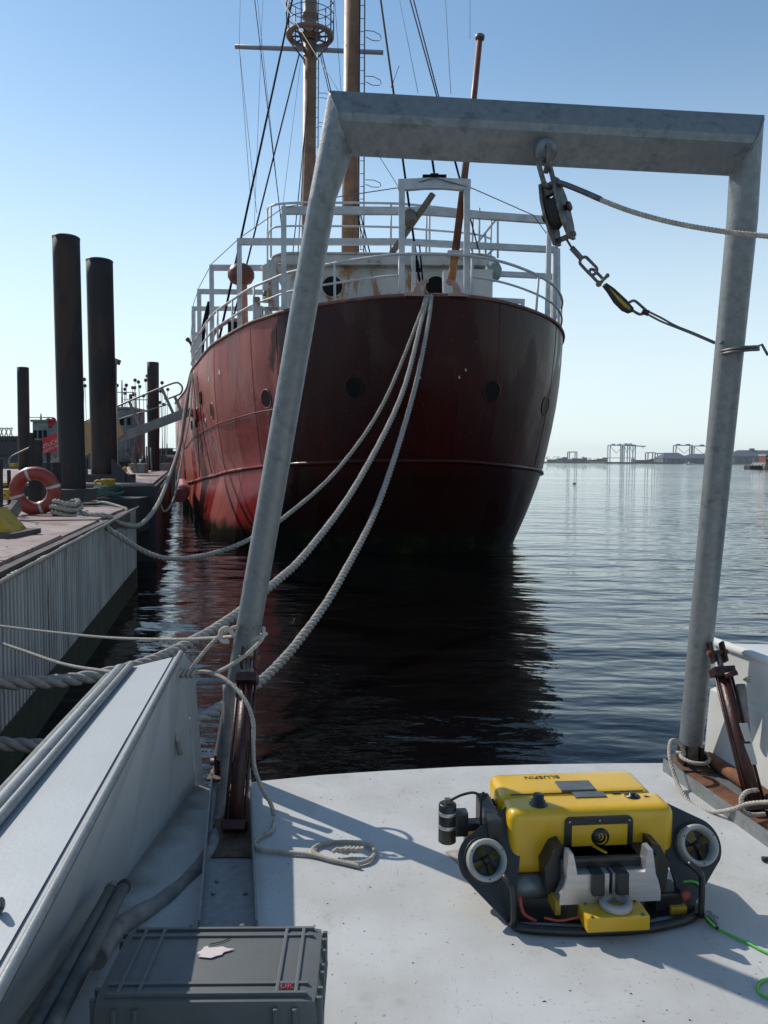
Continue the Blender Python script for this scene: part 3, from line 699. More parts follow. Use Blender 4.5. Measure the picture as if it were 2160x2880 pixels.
MB().bar(P(1570, 700, 24.6), P(1572, 915, 24.4), .1, .1, up=(0, 1, 0)).build('awning_post', M['shipwhite'], ship)
# ridge wire over the frame ends
wr = [P(1568, 700, 24.6), P(1500, 605, 21.6), P(1325, 528, 19.7), P(1222, 500, 19.6), P(1120, 528, 19.8), P(960, 552, 20.6), P(798, 583, 21.3), P(673, 670, 23.7), P(595, 742, 26), P(560, 808, 28.3), P(544, 856, 30.6), P(536, 960, 32)]
MB().tube(wr, .013, 5).build('awning_wire', M['wire'], ship)

# stern portal
pd = 19.75
pl0, pl1 = P(1130, 850, pd), P(1130, 520, pd); pr0, pr1 = P(1313, 850, pd), P(1313, 520, pd)
MB().bar(pl0, pl1, .15, .13, up=(0, 1, 0), bev=.015).build('portal_post', M['shipwhite'], ship)
MB().bar(pr0, pr1, .15, .13, up=(0, 1, 0), bev=.015).build('portal_post', M['shipwhite'], ship)
ax = (pr1 - pl1).length / 2; cx = (pl1 + pr1) / 2
Mx = frame(cx, (pr1 - pl1), (0, 0, 1))
poly = [(-ax - .09, -.12), (-ax - .09, .12), (-ax * .6, .135), (-ax * .2, .155), (ax * .2, .155), (ax * .6, .135), (ax + .09, .12), (ax + .09, -.12), (ax * .75, -.13), (ax * .3, -.10), (-ax * .3, -.10), (-ax * .75, -.13)]
MB().prism(poly, .14, Mx).build('portal_arch', M['shipwhite'], ship)
MB().box((0, .187, 0), (.58, .06, .20), M=Mx).box((0, .235, 0), (.2, .05, .12), M=Mx).build('arch_bracket', M['rig'], ship)
MB().bar(P(1163, 680, pd + .3), P(1163, 850, pd + .3), .10, .10, up=(0, 1, 0), bev=.01).build('portal_post', M['shipwhite'], ship)
MB().bar(P(1218, 545, pd + .3), P(1102, 712, pd + 1.2), .11, .17, up=(1, 0, 1), bev=.01).build('timber_brace', M['wood'], ship)
MB().lathe([(.001, -.1), (.2, -.08), (.24, 0), (.2, .08), (.001, .1)], P(1148, 612, pd + .6), (0.3, 1, 0), 16).build('deck_light', M['castiron'], ship)
# hook-shaped fairleads on the rim
def hook(cx_, flip):
    c = P(cx_, 834, 19.3); s_ = 1 if not flip else -1
    pts = []
    outer = [(-.36, 0), (-.36, .05), (-.19, .09), (-.155, .18), (-.11, .27), (0, .37), (.14, .40), (.20, .385), (.20, .345), (.12, .33), (.02, .26), (-.01, .17), (.03, .09), (.12, .04), (.14, 0)]
    poly = [(x * s_, z) for x, z in outer]
    Mx = frame(c, (1, .12, 0), (0, 0, 1))
    o = MB().prism(poly, .13, Mx).build('fairlead_hook', mat('hook_paint' + str(flip), (0.42, 0.24, 0.19), (0.34, 0.17, 0.13), 6, .5, 0, .1, 40), ship)
hook(1181, False); hook(1275, True)
# leaning boom
b0, b1, b2_, b3 = P(1268, 800, 20.6), P(1280, 715, 20.7), P(1330, 300, 21.2), P(1349, 112, 21.5)
MB().tube([b0, b1], .105, 12).build('boom_foot', mat('orange_mast_paint', (0.36, 0.15, 0.035), (0.28, .10, .03), 3, .5), ship)
bo = MB().tube([b1, b2_, b3], [.10, .085, .075], 12).build('boom', M['boom'], ship)
MB().lathe([(.075, 0), (.12, .02), (.13, .10), (.09, .13), (.001, .14)], b3, (b3 - b2_), 12).build('boom_cap', M['castiron'], bo)
MB().box(b1, (.42, .3, .14), bev=.03).box(b1 + V(.2, 0, -.02), (.12, .35, .22), bev=.03).build('boom_bracket', M['house'], ship)

# deckhouse
HD = 23.6
def rr_poly(x0, x1, y0, y1, r, n=6):
    out = []
    for cx_, cy_, a0 in ((x1 - r, y0 + r, -90), (x1 - r, y1 - r, 0), (x0 + r, y1 - r, 90), (x0 + r, y0 + r, 180)):
        for k in range(n + 1):
            a_ = R(a0 + 90 * k / n); out.append((cx_ + r * math.cos(a_), cy_ + r * math.sin(a_)))
    return out
xl, xr = P(760, 760, HD).x, P(1398, 760, HD).x
zt = P(1080, 712, HD).z; zw = P(1080, 745, HD).z
mbh = MB(); I4 = Matrix.Identity(4)
Mz = Matrix.Translation((0, 0, (4.9 + zw) / 2))
mbh.prism(rr_poly(xl + .28, xr - .28, HD + .25, HD + 6.5, .5), zw - 4.9, Mz)
house = mbh.build('deckhouse_wall', M['house'], ship)
MB().prism(rr_poly(xl, xr, HD, HD + 6.8, .7), zt - zw, Matrix.Translation((0, 0, (zt + zw) / 2 + .001))).build('deckhouse_roof', M['house'], ship)
for zz in (zw + .02, zt - .02):
    MB().tube([V(x, y, zz) for x, y in rr_poly(xl - .03, xr + .03, HD - .03, HD + 6.83, .7)], .035, 6, closed=True).build('roof_moulding', M['house'], ship)
for px in (935, 1226):
    c = P(px, 806, HD + .24); c.z = P(px, 806, HD + .24).z
    w_ = MB().lathe([(.30, -.01), (.35, -.01), (.35, .04), (.30, .05), (.30, -.01)], c, (0, -1, 0), 24, cap=False).build('round_window', M['house'], house)
    MB().lathe([(.001, .02), (.30, .02)], c, (0, -1, 0), 24, cap=False).build('glass', M['glass'], w_)
# locker boxes at the right of the house
MB().bar(P(1290, 765, 22.6), P(1290, 900, 22.6), .9, .5, up=(0, 1, 0), bev=.02).build('locker', M['shipwhite'], ship)
MB().bar(P(1352, 763, 22.4), P(1350, 900, 22.4), .62, .5, up=(0, 1, 0), bev=.02).build('locker', M['house'], ship)
MB().lathe([(.14, 0), (.22, .1), (.24, .35), (.15, .5)], P(1384, 790, 22.6), (0.1, 0, 1), 12).build('vent_cowl', M['trawler'], ship)
MB().lathe([(.14, 0), (.10, .05), (.10, .9), (.16, 1.0), (.001, 1.1)], P(748, 850, 23.0), (0, 0, 1), 10).build('vent_pipe', M['house'], ship)
# clutter at left of the house: column with lamp
MB().bar(P(770, 870, 22.4), P(768, 735, 22.6), .28, .28, up=(0, 1, 0), bev=.04).build('corner_column', M['house'], ship)
lp = MB().tube([P(745, 818, 22.3), P(745, 834, 22.3)], .05, 8).build('deck_lamp', M['castiron'], ship)
MB().ball(P(745, 838, 22.3), .055).build('bulb', M['bulb'], lp)
for px, py, q in ((722, 850, .09), (728, 880, .12), (755, 880, .1), (742, 905, .12)):
    MB().box(P(px, py, 22.6), (q * 2, .25, q * 3), bev=.03).build('deck_fitting', M['house'], ship)
# ball-topped ventilator
vp0, vp1 = P(684, 925, 25.5), P(680, 800, 25.5)
vt = MB().tube([vp0, vp1], .17, 12).build('ventilator', mat('salmon_paint', (0.45, 0.22, 0.16), (0.36, 0.16, .12), 3, .5), ship)
MB().lathe([(.15, -.33), (.33, -.26), (.42, -.1), (.42, .06), (.33, .24), (.16, .33), (.001, .35)], P(678, 772, 25.5), (0, 0, 1), 20).build('ball_cowl', M['ballred'], vt)
MB().box(P(658, 926, 25), (.34, .3, .42), bev=.03).build('deck_box', M['rig'], ship)
MB().box(P(553, 975, 29.5), (.15, .5, 1.0), bev=.03).build('side_screen', M['white'], ship)
MB().tube(spline([P(566, 1000, 29), P(572, 930, 29), P(585, 870, 28.6), P(590, 850, 28.6)], 5), .09, 8).build('side_davit', M['rig'], ship)
MB().tube(spline([P(543, 1030, 33), P(540, 975, 33), P(528, 955, 33)], 5), .06, 6).ball(P(528, 955, 33), .10, 8).build('lamp_bracket', M['rustdark'], ship)
MB().tube(spline([P(596, 950, 27.5), P(610, 925, 27.2), P(640, 905, 26.8), P(665, 900, 26.6)], 4), .07, 8).build('davit', mat('davit_paint', (.36, .15, .12), None, 3, .5), ship)

# rail on the house top
zb = zt
hp = [P(752, 620, 29), P(752, 590, 27), P(762, 580, 24.2), P(800, 572, 23.8), P(900, 570, 23.8), P(1100, 572, 23.9), P(1200, 580, 24.2), P(1330, 594, 24.5), P(1382, 600, 25.5)]
def lower(pts, f):  # same bearing, lower height
    return [V(p.x, p.y, zt + (p.z - zt) * f) for p in pts]
MB().tube(spline(hp, 6), .036, 8).build('house_rail', M['shipwhite'], ship)
MB().tube(spline(lower(hp, .55), 6), .030, 8).build('house_rail', M['shipwhite'], ship)
for i_, p in enumerate(spline(hp, 2)):
    if i_ % 2 == 0: MB().tube([p, V(p.x, p.y, zt)], .030, 7).build('rail_post', M['shipwhite'], ship)
for (xa, ya, xb, yb) in ((1208, 565, 1208, 715), (1348, 585, 1348, 718), (1400, 612, 1400, 725), (1400, 612, 1325, 705), (1400, 690, 1370, 718), (1365, 655, 1366, 718)):
    MB().tube([P(xa, ya, 24.4), P(xb, yb, 24.4)], .032, 7).build('ladder_stay', M['shipwhite'], ship)

# masts
def mast_ladder(x0, y0, x1, y1, d, par, side=.14):
    a, b2 = P(x0, y0, d), P(x1, y1, d)
    MB().tube([a, b2], .022, 6).build('ladder_rail', M['wire'], par)
    L_ = (b2 - a).length; k = int(L_ / .42)
    mb = MB()
    for i in range(k):
        p = a.lerp(b2, (i + .5) / k); mb.tube([p, p + V(-side, 0, 0)], .013, 4)
    o = mb.build('ladder_rungs', M['wire'], par)
nm = MB().tube([P(982, 900, 28), P(986, 500, 28), P(992, -60, 28)], [.30, .29, .28], 20).build('near_mast', M['mast'], ship)
mast_ladder(1023, 720, 1026, -40, 27.9, nm)
MB().tube([P(1008, 720, 27.7), P(1012, -40, 27.7)], .025, 6).build('mast_conduit', M['rustdark'], nm)
for y_ in (510, 218, 90, 430 - 20):
    c = P(1026, y_, 27.9)
    MB().tube([c + V(.02, 0, .05), c + V(.3, .1, .08), c + V(.52, .25, .04), c + V(.56, .4, 0), c + V(.48, .52, -.02), c + V(.25, .5, -.02), c + V(.02, .3, 0)], .014, 5).build('ladder_hoop', M['wire'], nm)
MB().tube([P(1100, 246, 27.9), P(1122, 185, 28.4)], .015, 5).build('aerial_arm', M['wire'], nm)
fm = MB().tube([P(866, 900, 36), P(868, 560, 36), P(872, 120, 36)], [.31, .31, .29], 20).build('far_mast', M['mast'], ship)
MB().lathe([(.30, -.3), (.34, 0), (.34, .2), (.28, .3), (.28, .6), (.36, .65), (.36, .8), (.30, .9), (.30, 2.2), (.38, 2.3), (.38, 2.6)], P(872, 95, 36), (0, 0, 1), 18).build('lantern_base', mat('verdigris_paint', (.22, .12, .08), (.12, .16, .14), 2, .6), fm)
mast_ladder(893, 700, 896, 150, 35.9, fm, .1)
for y_ in (262, 345, 425):
    c = P(896, y_, 35.9)
    MB().tube([c, c + V(.3, .1, .05), c + V(.5, .3, 0), c + V(.3, .5, 0), c + V(0, .4, 0)], .014, 5).build('ladder_hoop', M['wire'], fm)
# crow's nest
cn = P(872, 100, 36)
gal = MB().lathe([(.78, -.06), (.98, -.12), (1.06, -.06), (1.06, .02), (.98, .03), (.78, .0), (.78, -.06)], cn, (0, 0, 1), 28, cap=False).build('gallery', mat('gallery_paint', (.24, .10, .06), (.14, .18, .16), 2.5, .6, 0, .2, 20), fm)
for h_ in (.42, .84, 1.26, 1.62):
    MB().tube([cn + V(1.05 * math.cos(a_), 1.05 * math.sin(a_), h_) for a_ in [i * math.pi / 14 for i in range(28)]], .018, 5, closed=True).build('gallery_rail', M['thinrig'], gal)
for i in range(9):
    a_ = i * 2 * math.pi / 9 + .25
    MB().tube([cn + V(1.05 * math.cos(a_), 1.05 * math.sin(a_), 0), cn + V(1.05 * math.cos(a_), 1.05 * math.sin(a_), 1.65)], .026, 6).build('gallery_stanchion', M['rustdark'], gal)
for a_ in [i * math.pi / 5 for i in range(10)]:
    MB().bar(cn + V(.25 * math.cos(a_), .25 * math.sin(a_), -.05), cn + V(.85 * math.cos(a_), .85 * math.sin(a_), -.04), .07, .05).build('gallery_spoke', M['rustdark'], gal)
MB().lathe([(.30, -.12), (.48, -.08), (.48, 0), (.30, .02)], cn, (0, 0, 1), 20, cap=False).build('gallery_hub', M['mast'], gal)
for a_ in (0.2, 2.9, 4.2, 5.2):
    MB().tube([cn + V(.95 * math.cos(a_), .95 * math.sin(a_), -.15), cn + V(.28 * math.cos(a_), .28 * math.sin(a_), -1.0)], .035, 6).build('gallery_bracket', M['thinrig'], gal)
MB().tube([P(661, 131, 36.3), P(1078, 148, 36.6)], .10, 10).build('yardarm', mat('yard_paint', (.26, .28, .34), None, 3, .5), fm)

# standing rigging
S = 28.5
for (xa, ya, da, xb, yb, db, r_, mt) in (
    (1180, 790, 20.5, 1068, -20, 27, .032, 'rig'), (610, 985, 27, 826, -20, 34, .042, 'rig'), (655, 900, 27, 842, 150, 35, .030, 'rig'),
    (1330, 640, 24, 1148, -20, 28, .022, 'rig'), (1345, 700, 24, 1158, -20, 28, .022, 'rig'), (905, 150, 35, 1040, 710, 26, .022, 'rig'), (900, 150, 35, 1030, 710, 26, .018, 'rig'),
    (868, 262, 35, 822, 730, 30, .02, 'rig'), (860, 330, 35, 838, 720, 30, .02, 'rig'),
    (673, 135, 36, 722, 600, 34, .010, 'thinrig'), (673, 135, 36, 705, 560, 34, .010, 'thinrig'), (714, -20, 36, 793, 640, 33, .018, 'rig'), (740, -20, 36, 715, 640, 33, .008, 'thinrig'),
    (676, -20, 36, 673, 135, 36, .008, 'thinrig'), (722, -20, 36, 800, 720, 33, .010, 'thinrig'),
    (1120, -20, 36, 1176, 262, 30, .010, 'thinrig'), (1252, -20, 30, 1268, 265, 27, .009, 'thinrig'), (1322, -20, 30, 1322, 110, 28, .009, 'thinrig'),
    (940, -20, 36, 960, 262, 34, .010, 'thinrig'), (780, -20, 30, 1120, 525, 20, .010, 'ropewhite'), (1221, 485, 19.8, 1213, 430, 20, .030, 'rig'), (1180, 690, 20.2, 1190, 800, 19.6, .022, 'rig'),
    (1015, 700, 24, 1000, 265, 30, .012, 'thinrig'), (846, 170, 35.5, 790, 620, 31, .008, 'thinrig')):
    MB().tube([P(xa, ya, da), P(xb, yb, db)], r_, 6).build('stay', M[mt], ship)
MB().lathe([(.001, -.18), (.05, -.12), (.09, 0), (.05, .12), (.001, .18)], P(1170, 745, 20.1), (0.05, 0, 1), 10).box(P(1170, 760, 20.1), (.26, .08, .09), bev=.02).build('turnbuckle', M['rig'], ship)

# ================================================================== mooring ropes from the stern
def PL(l): return [P(*p) for p in l]
RA = PL([(1196, 838, 19.15), (1180, 890, 18.6), (1078, 1135, 17), (950, 1320, 15.6), (800, 1455, 14.2), (700, 1518, 13.5), (600, 1556, 13.1), (500, 1572, 12.2), (420, 1558, 11.6), (320, 1498, 11.2), (278, 1468, 11.4), (235, 1459, 11.6), (190, 1450, 12.2)])
rope('mooring_rope', RA, .042, M['rope'], 'thinnest of three stern hawsers, sagging from the red stern to the looped yellow cleat', 'rope', 'mooring ropes')
RB = PL([(1205, 832, 19.15), (1185, 905, 18.4), (1130, 1110, 16), (1010, 1350, 13), (870, 1545, 10.6), (760, 1650, 9.2), (640, 1745, 7.9), (520, 1815, 7.0), (400, 1868, 6.3), (200, 1912, 5.7), (-60, 1922, 5.3)])
rope('mooring_rope', RB, .052, M['rope'], 'thick stern hawser crossing behind the left leg and above the grey gunwale', 'rope', 'mooring ropes')
RC = PL([(1214, 832, 19.15), (1205, 905, 18.4), (1165, 1100, 16.4), (1075, 1390, 13), (960, 1625, 10.3), (850, 1790, 8.6), (740, 1910, 7.4), (620, 1990, 6.6), (520, 2042, 6.2), (400, 2085, 5.8), (250, 2110, 5.5), (130, 2100, 5.3), (-60, 2090, 5.2)])
rope('mooring_rope', RC, .052, M['rope'], 'thick hawser hanging lowest, from the stern down to behind the grey gunwale', 'rope', 'mooring ropes')
bm_ = MB()
cc = P(1206, 836, 19.12)
for k in range(9):
    bm_.lathe([(.09, -.025), (.115, 0), (.09, .025)], cc + V(-.008 * k, -.02, -.045 * k), (.1, .1, 1), 12)
tag(bm_.build('rope_whipping', mat('whipping_cord', (.30, .31, .28), (.2, .2, .19), 20, .9, 0, .5, 80)), 'pale wrapping binding the hawsers together below the hooks on the stern', 'wrapping')

# side ropes of the ship down to the dock
rope('side_rope', PL([(540, 1050, 29), (520, 1150, 27), (505, 1250, 24), (480, 1330, 20), (455, 1395, 17), (430, 1440, 15.2), (390, 1478, 14), (340, 1473, 12.8), (300, 1452, 11.9), (250, 1446, 11.9), (195, 1443, 12.3)]), .045, M['rope'],
     'grey hawser running down the left edge of the red hull to the looped cleat', 'rope', 'mooring ropes')
rope('side_rope', PL([(537, 1055, 29), (520, 1180, 27), (500, 1280, 24.5), (470, 1350, 22), (430, 1400, 20), (390, 1418, 19.3), (350, 1405, 19.0), (318, 1385, 18.9)]), .05, M['ropegreen'],
     'dark green hawser hanging from the ship to the yellow bollard on the second barge', 'rope', 'mooring ropes')
rope('side_rope', PL([(542, 1052, 28), (535, 1160, 26), (515, 1270, 24), (495, 1380, 22), (478, 1425, 21), (462, 1438, 20.5), (452, 1420, 20.8)]), .03, M['rope'],
     'slim dark rope looping low beside the red bumper of the hull', 'rope', 'mooring ropes')
for li_, l_ in enumerate((((560, 1060, 27.9), (575, 1200, 27.2), (600, 1330, 26.4)), ((548, 1060, 28.4), (560, 1200, 27.8), (566, 1340, 27.2)))):
    pp = []
    for (x_, y_, d_) in l_:
        loc, nr = hull_hit(x_, y_)
        if loc is not None: pp.append(loc + nr * .06)
    if len(pp) > 2: tag(MB().tube(spline(pp, 5), .014, 5).build('hanging_line', M['rig']), 'thin dark line hanging down the sunlit hull side, %s' % ('nearer the stern', 'nearer the dock')[li_], 'line', 'lines hanging on the hull')

# ================================================================== dock
DZ = 0.72
near_a = G(0, 1584, DZ); far_a = G(352, 1430, DZ)
dirn = (far_a - near_a).normalized()
near_b = near_a - dirn * 9
out = V(-dirn.y, dirn.x, 0); out = out if out.x < 0 else -out       # to the left, into the dock
dock = empty('near_barge', (far_a + V(-4, -4, -1.5)), 'near dock barge with a rust-pink plated deck and pale corrugated side', 'barge')
e0, e1 = near_b, far_a
bk = G(250, 1393, DZ)
polyd = [e0, e1, bk, bk + out * 40, e0 + out * 40]
def slab(poly, z0, z1, m, name, par):
    n_ = len(poly); vs = [V(p.x, p.y, z0) for p in poly] + [V(p.x, p.y, z1) for p in poly]
    fs = [list(range(n_))[::-1], list(range(n_, 2 * n_))] + [(i, (i + 1) % n_, n_ + (i + 1) % n_, n_ + i) for i in range(n_)]
    return MB().add(vs, fs).build(name, m, par)
slab([p + out * .06 for p in polyd[:2]] + polyd[2:], WZ - 1, DZ - .03, M['bargeside'], 'side', dock)
# deck plates, laid along the barge with recessed joints
pw, plen = 1.15, 2.3
rp = random.Random(5)
edge_len = (e1 - e0).length
for i in range(9):
    for j in range(int(edge_len / plen) + 4):
        s0 = j * plen + (i % 2) * .8; s1 = s0 + plen - .035
        o0 = i * pw + .02; o1 = (i + 1) * pw - .015
        if s0 > edge_len + i * .9: continue
        s1 = min(s1, edge_len + i * .9 + .4)
        z_ = DZ + rp.uniform(-.008, .008)
        q = [e0 + dirn * s0 + out * o0, e0 + dirn * s1 + out * o0, e0 + dirn * s1 + out * o1, e0 + dirn * s0 + out * o1]
        tilt = [rp.uniform(-.006, .006) for _ in q]
        vs = [V(p.x, p.y, DZ - .05) for p in q] + [V(p.x, p.y, z_ + tl) for p, tl in zip(q, tilt)]
        MB().add(vs, [(4, 5, 6, 7), (0, 1, 5, 4), (1, 2, 6, 5), (2, 3, 7, 6), (3, 0, 4, 7)]).build('deck_plate', M['bdeck'], dock)
# edge kerb (rubbing timber) then the corrugated skirt, its ribs vertical
MB().bar(e0 - out * .03 + V(0, 0, -.13), e1 - out * .03 + V(0, 0, -.13), .12, .2).build('rubbing_strake', M['bargeside'], dock)
sk_n = G(0, 1636, .66); sk1 = G(384, 1427, .66); sk0 = sk_n + (sk_n - sk1).normalized() * 5
sd_ = (sk1 - sk0); Ls = sd_.length; sd_.normalize(); so_ = V(-sd_.y, sd_.x, 0); so_ = so_ if so_.x < 0 else -so_
rib = .115; nr_ = int(Ls / rib)
for k in range(nr_):
    a = sk0 + sd_ * (k * rib); b2 = sk0 + sd_ * (k * rib + rib * .55); c3 = sk0 + sd_ * (k * rib + rib)
    zt_ = DZ - .06 + .012 * math.sin(k * .7) ; zb_ = WZ + .30
    pts = [a, a - so_ * .0, b2, b2 + so_ * .03, c3 + so_ * .03, c3]
    vs = []
    for z in (zb_, zt_):
        for p in (a + so_ * .03, a, b2, b2 + so_ * .03, c3 + so_ * .03): vs.append(V(p.x, p.y, z))
    fs = [(i, i + 1, i + 6, i + 5) for i in range(4)] + [(5, 6, 7, 8)]
    if k % 1 == 0: MB().add(vs, fs).build('skirt_rib', M['corr'], dock)
bands = MB()
a0, a1 = sk0, sk0 + sd_ * (nr_ * rib)
bands.add([V(a0.x, a0.y, WZ - .5) - so_ * .01, V(a1.x, a1.y, WZ - .5) - so_ * .01, V(a1.x, a1.y, WZ + .42) - so_ * .01, V(a0.x, a0.y, WZ + .42) - so_ * .01], [(0, 1, 2, 3)])
bands.build('slime_band', M['slime'], dock)
MB().add([V(a1.x, a1.y, WZ - .5), V(a1.x, a1.y, DZ - .06), V(a1.x, a1.y, DZ - .06) + out * .6, V(a1.x, a1.y, WZ - .5) + out * .6], [(0, 1, 2, 3)]).build('end_plate', M['bargeside'], dock)
er = [V(sk0.x, sk0.y, DZ - .05) + sd_ * (Ls * k / 40) - so_ * .03 + V(0, 0, .003 * math.sin(k * 1.3)) for k in range(41)]
tag(laid_rope(MB(), er, .022, 7).build('edge_rope', M['rope']), 'thin rope lashed along the top of the corrugated dock side', 'rope')

# second barge
D2 = 1.0
q0, q1 = P(425, 1364, 19.0), P(440, 1331, 36)
q0.z = D2; q1.z = D2
b2n = P(150, 1364, 19.2)
barge2 = empty('far_barge', (q0.x, q0.y, WZ), 'dark blue-black barge with a rusty deck behind the near one', 'barge')
q0 = V(-5.55, 19.1, 0); q1 = V(-11.9, 44, 0)
slab([q0, q1, q1 + V(-30, 0, 0), q0 + V(-18, -.8, 0)], WZ - 1, D2 - .06, M['bargedark'], 'side', barge2)
slab([q0 + V(-.12, .12, 0), q1 + V(-.12, 0, 0), q1 + V(-30, 0, 0), q0 + V(-18, -.7, 0)], D2 - .055, D2, M['bdeck'], 'deck', barge2)
# rust debris on the barges
db = MB()
for k in range(500):
    if k % 2: p = e0 + dirn * rp.uniform(4, edge_len) + out * (rp.random() ** .7 * 5 + .05); z = DZ + .012
    else: p = q0 + (q1 - q0) * rp.random() ** 1.5 + V(-rp.uniform(.1, 6), 0, 0); z = D2 + .005
    s_ = rp.uniform(.006, .03)
    db.add([V(p.x - s_, p.y - s_, z), V(p.x + s_, p.y - s_ * .6, z), V(p.x + s_ * .3, p.y + s_, z), V(p.x, p.y, z + s_ * .6)], [(0, 1, 3), (1, 2, 3), (2, 0, 3)])
tag(db.build('rust_flakes', M['rust']), kind='stuff')

# piles
def pile(px, ytop, ybase, wpx, d, zb_, label):
    r_ = wpx / FPX * d / 2
    tp = P(px[0], ytop, d); bt = P(px[1], ybase, d); bt.z = zb_
    top = V(bt.x + (tp.x - bt.x) * .5, bt.y, tp.z)
    t = empty('steel_pile', bt, label, 'pile', 'round steel mooring piles')
    pr = []
    nseg = 14
    for i in range(nseg + 1):
        f_ = i / nseg; p = bt.lerp(top, f_); pr.append(p)
    MB().tube(pr, r_, 28).build('shaft', M['pile'], t)
    MB().lathe([(r_ * 1.02, -.03), (r_ * 1.02, 0.0), (r_ * .92, .02), (r_ * .9, -.25)], top, (0, 0, 1), 28, cap=False).build('rim', M['rustdark'], t)
    return t
t1 = pile((181, 204), 668, 1380, 72, 16.6, DZ, 'tallest and thickest dark pile, standing behind the orange life ring')
MB().box(t1.location + V(-.15, -.1, .12), (1.05, 1.0, .26), bev=.02).build('base_block', M['bargeside'], t1)
t2 = pile((275, 294), 733, 1330, 71, 20.6, D2, 'tall dark pile to the right of the tallest one')
for sx in (-1, 1):
    MB().prism([(0, 0), (.62 * sx, 0), (0, .62)], .06, frame(t2.location + V(.31 * sx, -.36, 0), (1, 0, 0), (0, 0, 1))).build('gusset', M['bargedark'], t2)
MB().box(t2.location + V(0, 0, .1), (1.35, .9, .2)).build('base_plate', M['bargedark'], t2)
pile((67, 68), 1034, 1300, 31, 40, .9, 'slim pile at the far left beyond the gangway')
pile((432, 432), 1020, 1330, 32, 40, .9, 'slim pile crossed by the gangway next to the red hull')

# life ring
rc = P(99, 1381, 12.35); rr_ = .385 * .79
t = empty('life_ring', V(rc.x, rc.y, DZ), 'orange life ring with four white tape bands propped up on the dock', 'life ring')
th0 = .105; Rr = .385 - .105
Mr = frame(rc, (1, .18, 0), (0, -.10, 1))
pts = [Mr @ V(Rr * math.cos(a_), Rr * math.sin(a_), 0) for a_ in [i * 2 * math.pi / 48 for i in range(48)]]
MB().tube(pts, .105, 16, closed=True, flat=1).build('ring', M['orange'], t)
for a0 in (108, 15, 197, 288):
    aa = [R(a0 - 4.2 + k * 2.8) for k in range(4)]
    MB().tube([Mr @ V(Rr * math.cos(a_), Rr * math.sin(a_), 0) for a_ in aa], .108, 16, cap=False).build('tape_band', M['tape'], t)
gl = [Mr @ V((.385 + .02 + .02 * math.sin(a_ * 4)) * math.cos(a_), (.385 + .02 + .02 * math.sin(a_ * 4)) * math.sin(a_), 0) for a_ in [i * 2 * math.pi / 40 for i in range(40)]]
MB().tube([Mr @ V(.30, .30, -.12), Mr @ V(.33, .1, -.13), Mr @ V(.36, -.02, -.12)], .008, 5).build('grab_line', M['rig'], t)
# timber posts and rail behind the ring
def post(px, yt, yb, wpx, d, label, lean=0, zb_=DZ):
    a = P(px + lean, yt, d); b2 = P(px, yb, d); b2.z = zb_
    t = MB().bar(b2, a, wpx / FPX * d, wpx / FPX * d, up=(0, 1, 0), bev=.01).build('timber_post', M['darkwood'])
    return tag(t, label, 'post')
post(89, 1217, 1400, 13, 13.4, 'dark square post seen just above the left of the life ring')
post(108, 1237, 1418, 17, 13.0, 'thick dark post standing behind the hole of the life ring')
post(136, 1272, 1400, 8, 13.8, 'thin dark post with a curved top right of the life ring posts')
post(25, 1322, 1370, 8, 15, 'dark post with rope tied round it at the left of the gangway foot')
post(3, 1290, 1440, 8, 11.5, 'dark post at the very left edge of the dock')
for (a, b2, lb) in (((0, 1470, 11.3), (48, 1412, 11.6), 'upper slanting timber strut at the left edge'), ((12, 1482, 11.2), (52, 1428, 11.6), 'lower slanting timber strut beside the yellow bracket')):
    tag(MB().bar(P(*a), P(*b2), .10, .08).build('timber_strut', M['wood']), lb, 'strut')
tag(MB().box(P(140, 1350, 15.2), (.3, .4, .7), bev=.03).build('dark_locker', M['bargedark']), 'dark locker standing behind the right of the life ring', 'locker')
t = empty('yellow_bracket', G(20, 1520, DZ), 'yellow steel bracket with a scorched foot at the left edge of the dock', 'bracket')
p0 = G(-30, 1500, DZ); 
bx = G(-35, 1512, DZ); by = G(46, 1512, DZ)
tipp = P(-25, 1430, bx.y)
MB().add([bx, by, tipp, bx + V(0, .5, 0), by + V(-.05, .5, 0), tipp + V(0, .35, 0)], [(0, 1, 2), (3, 5, 4), (0, 3, 4, 1), (1, 4, 5, 2), (0, 2, 5, 3)]).build('gusset', M['yellowdull'], t)
MB().box((bx + by) / 2 + V(0, .2, .03), ((by - bx).length + .08, .7, .06)).build('foot', M['bargeside'], t)
t = MB().box(P(18, 1390, 14.5), (.2, .3, .2), bev=.03).build('yellow_box', M['yellowdull']); tag(t, 'dull yellow box behind the left of the life ring', 'box')
tag(MB().box(P(0, 1392, 12.2), (.10, .2, .05), bev=.01).box(P(0, 1362, 12.2), (.14, .2, .05), bev=.01).build('yellow_cleat', M['yellowdull']), 'flat yellow cleat arms at the left edge of the picture', 'cleat')
tag(MB().box(P(38, 1308, 22), (.15, .2, .1), bev=.01).build('yellow_box', M['yellowdull']), 'small yellow box under the gangway hoops at the far left', 'box')

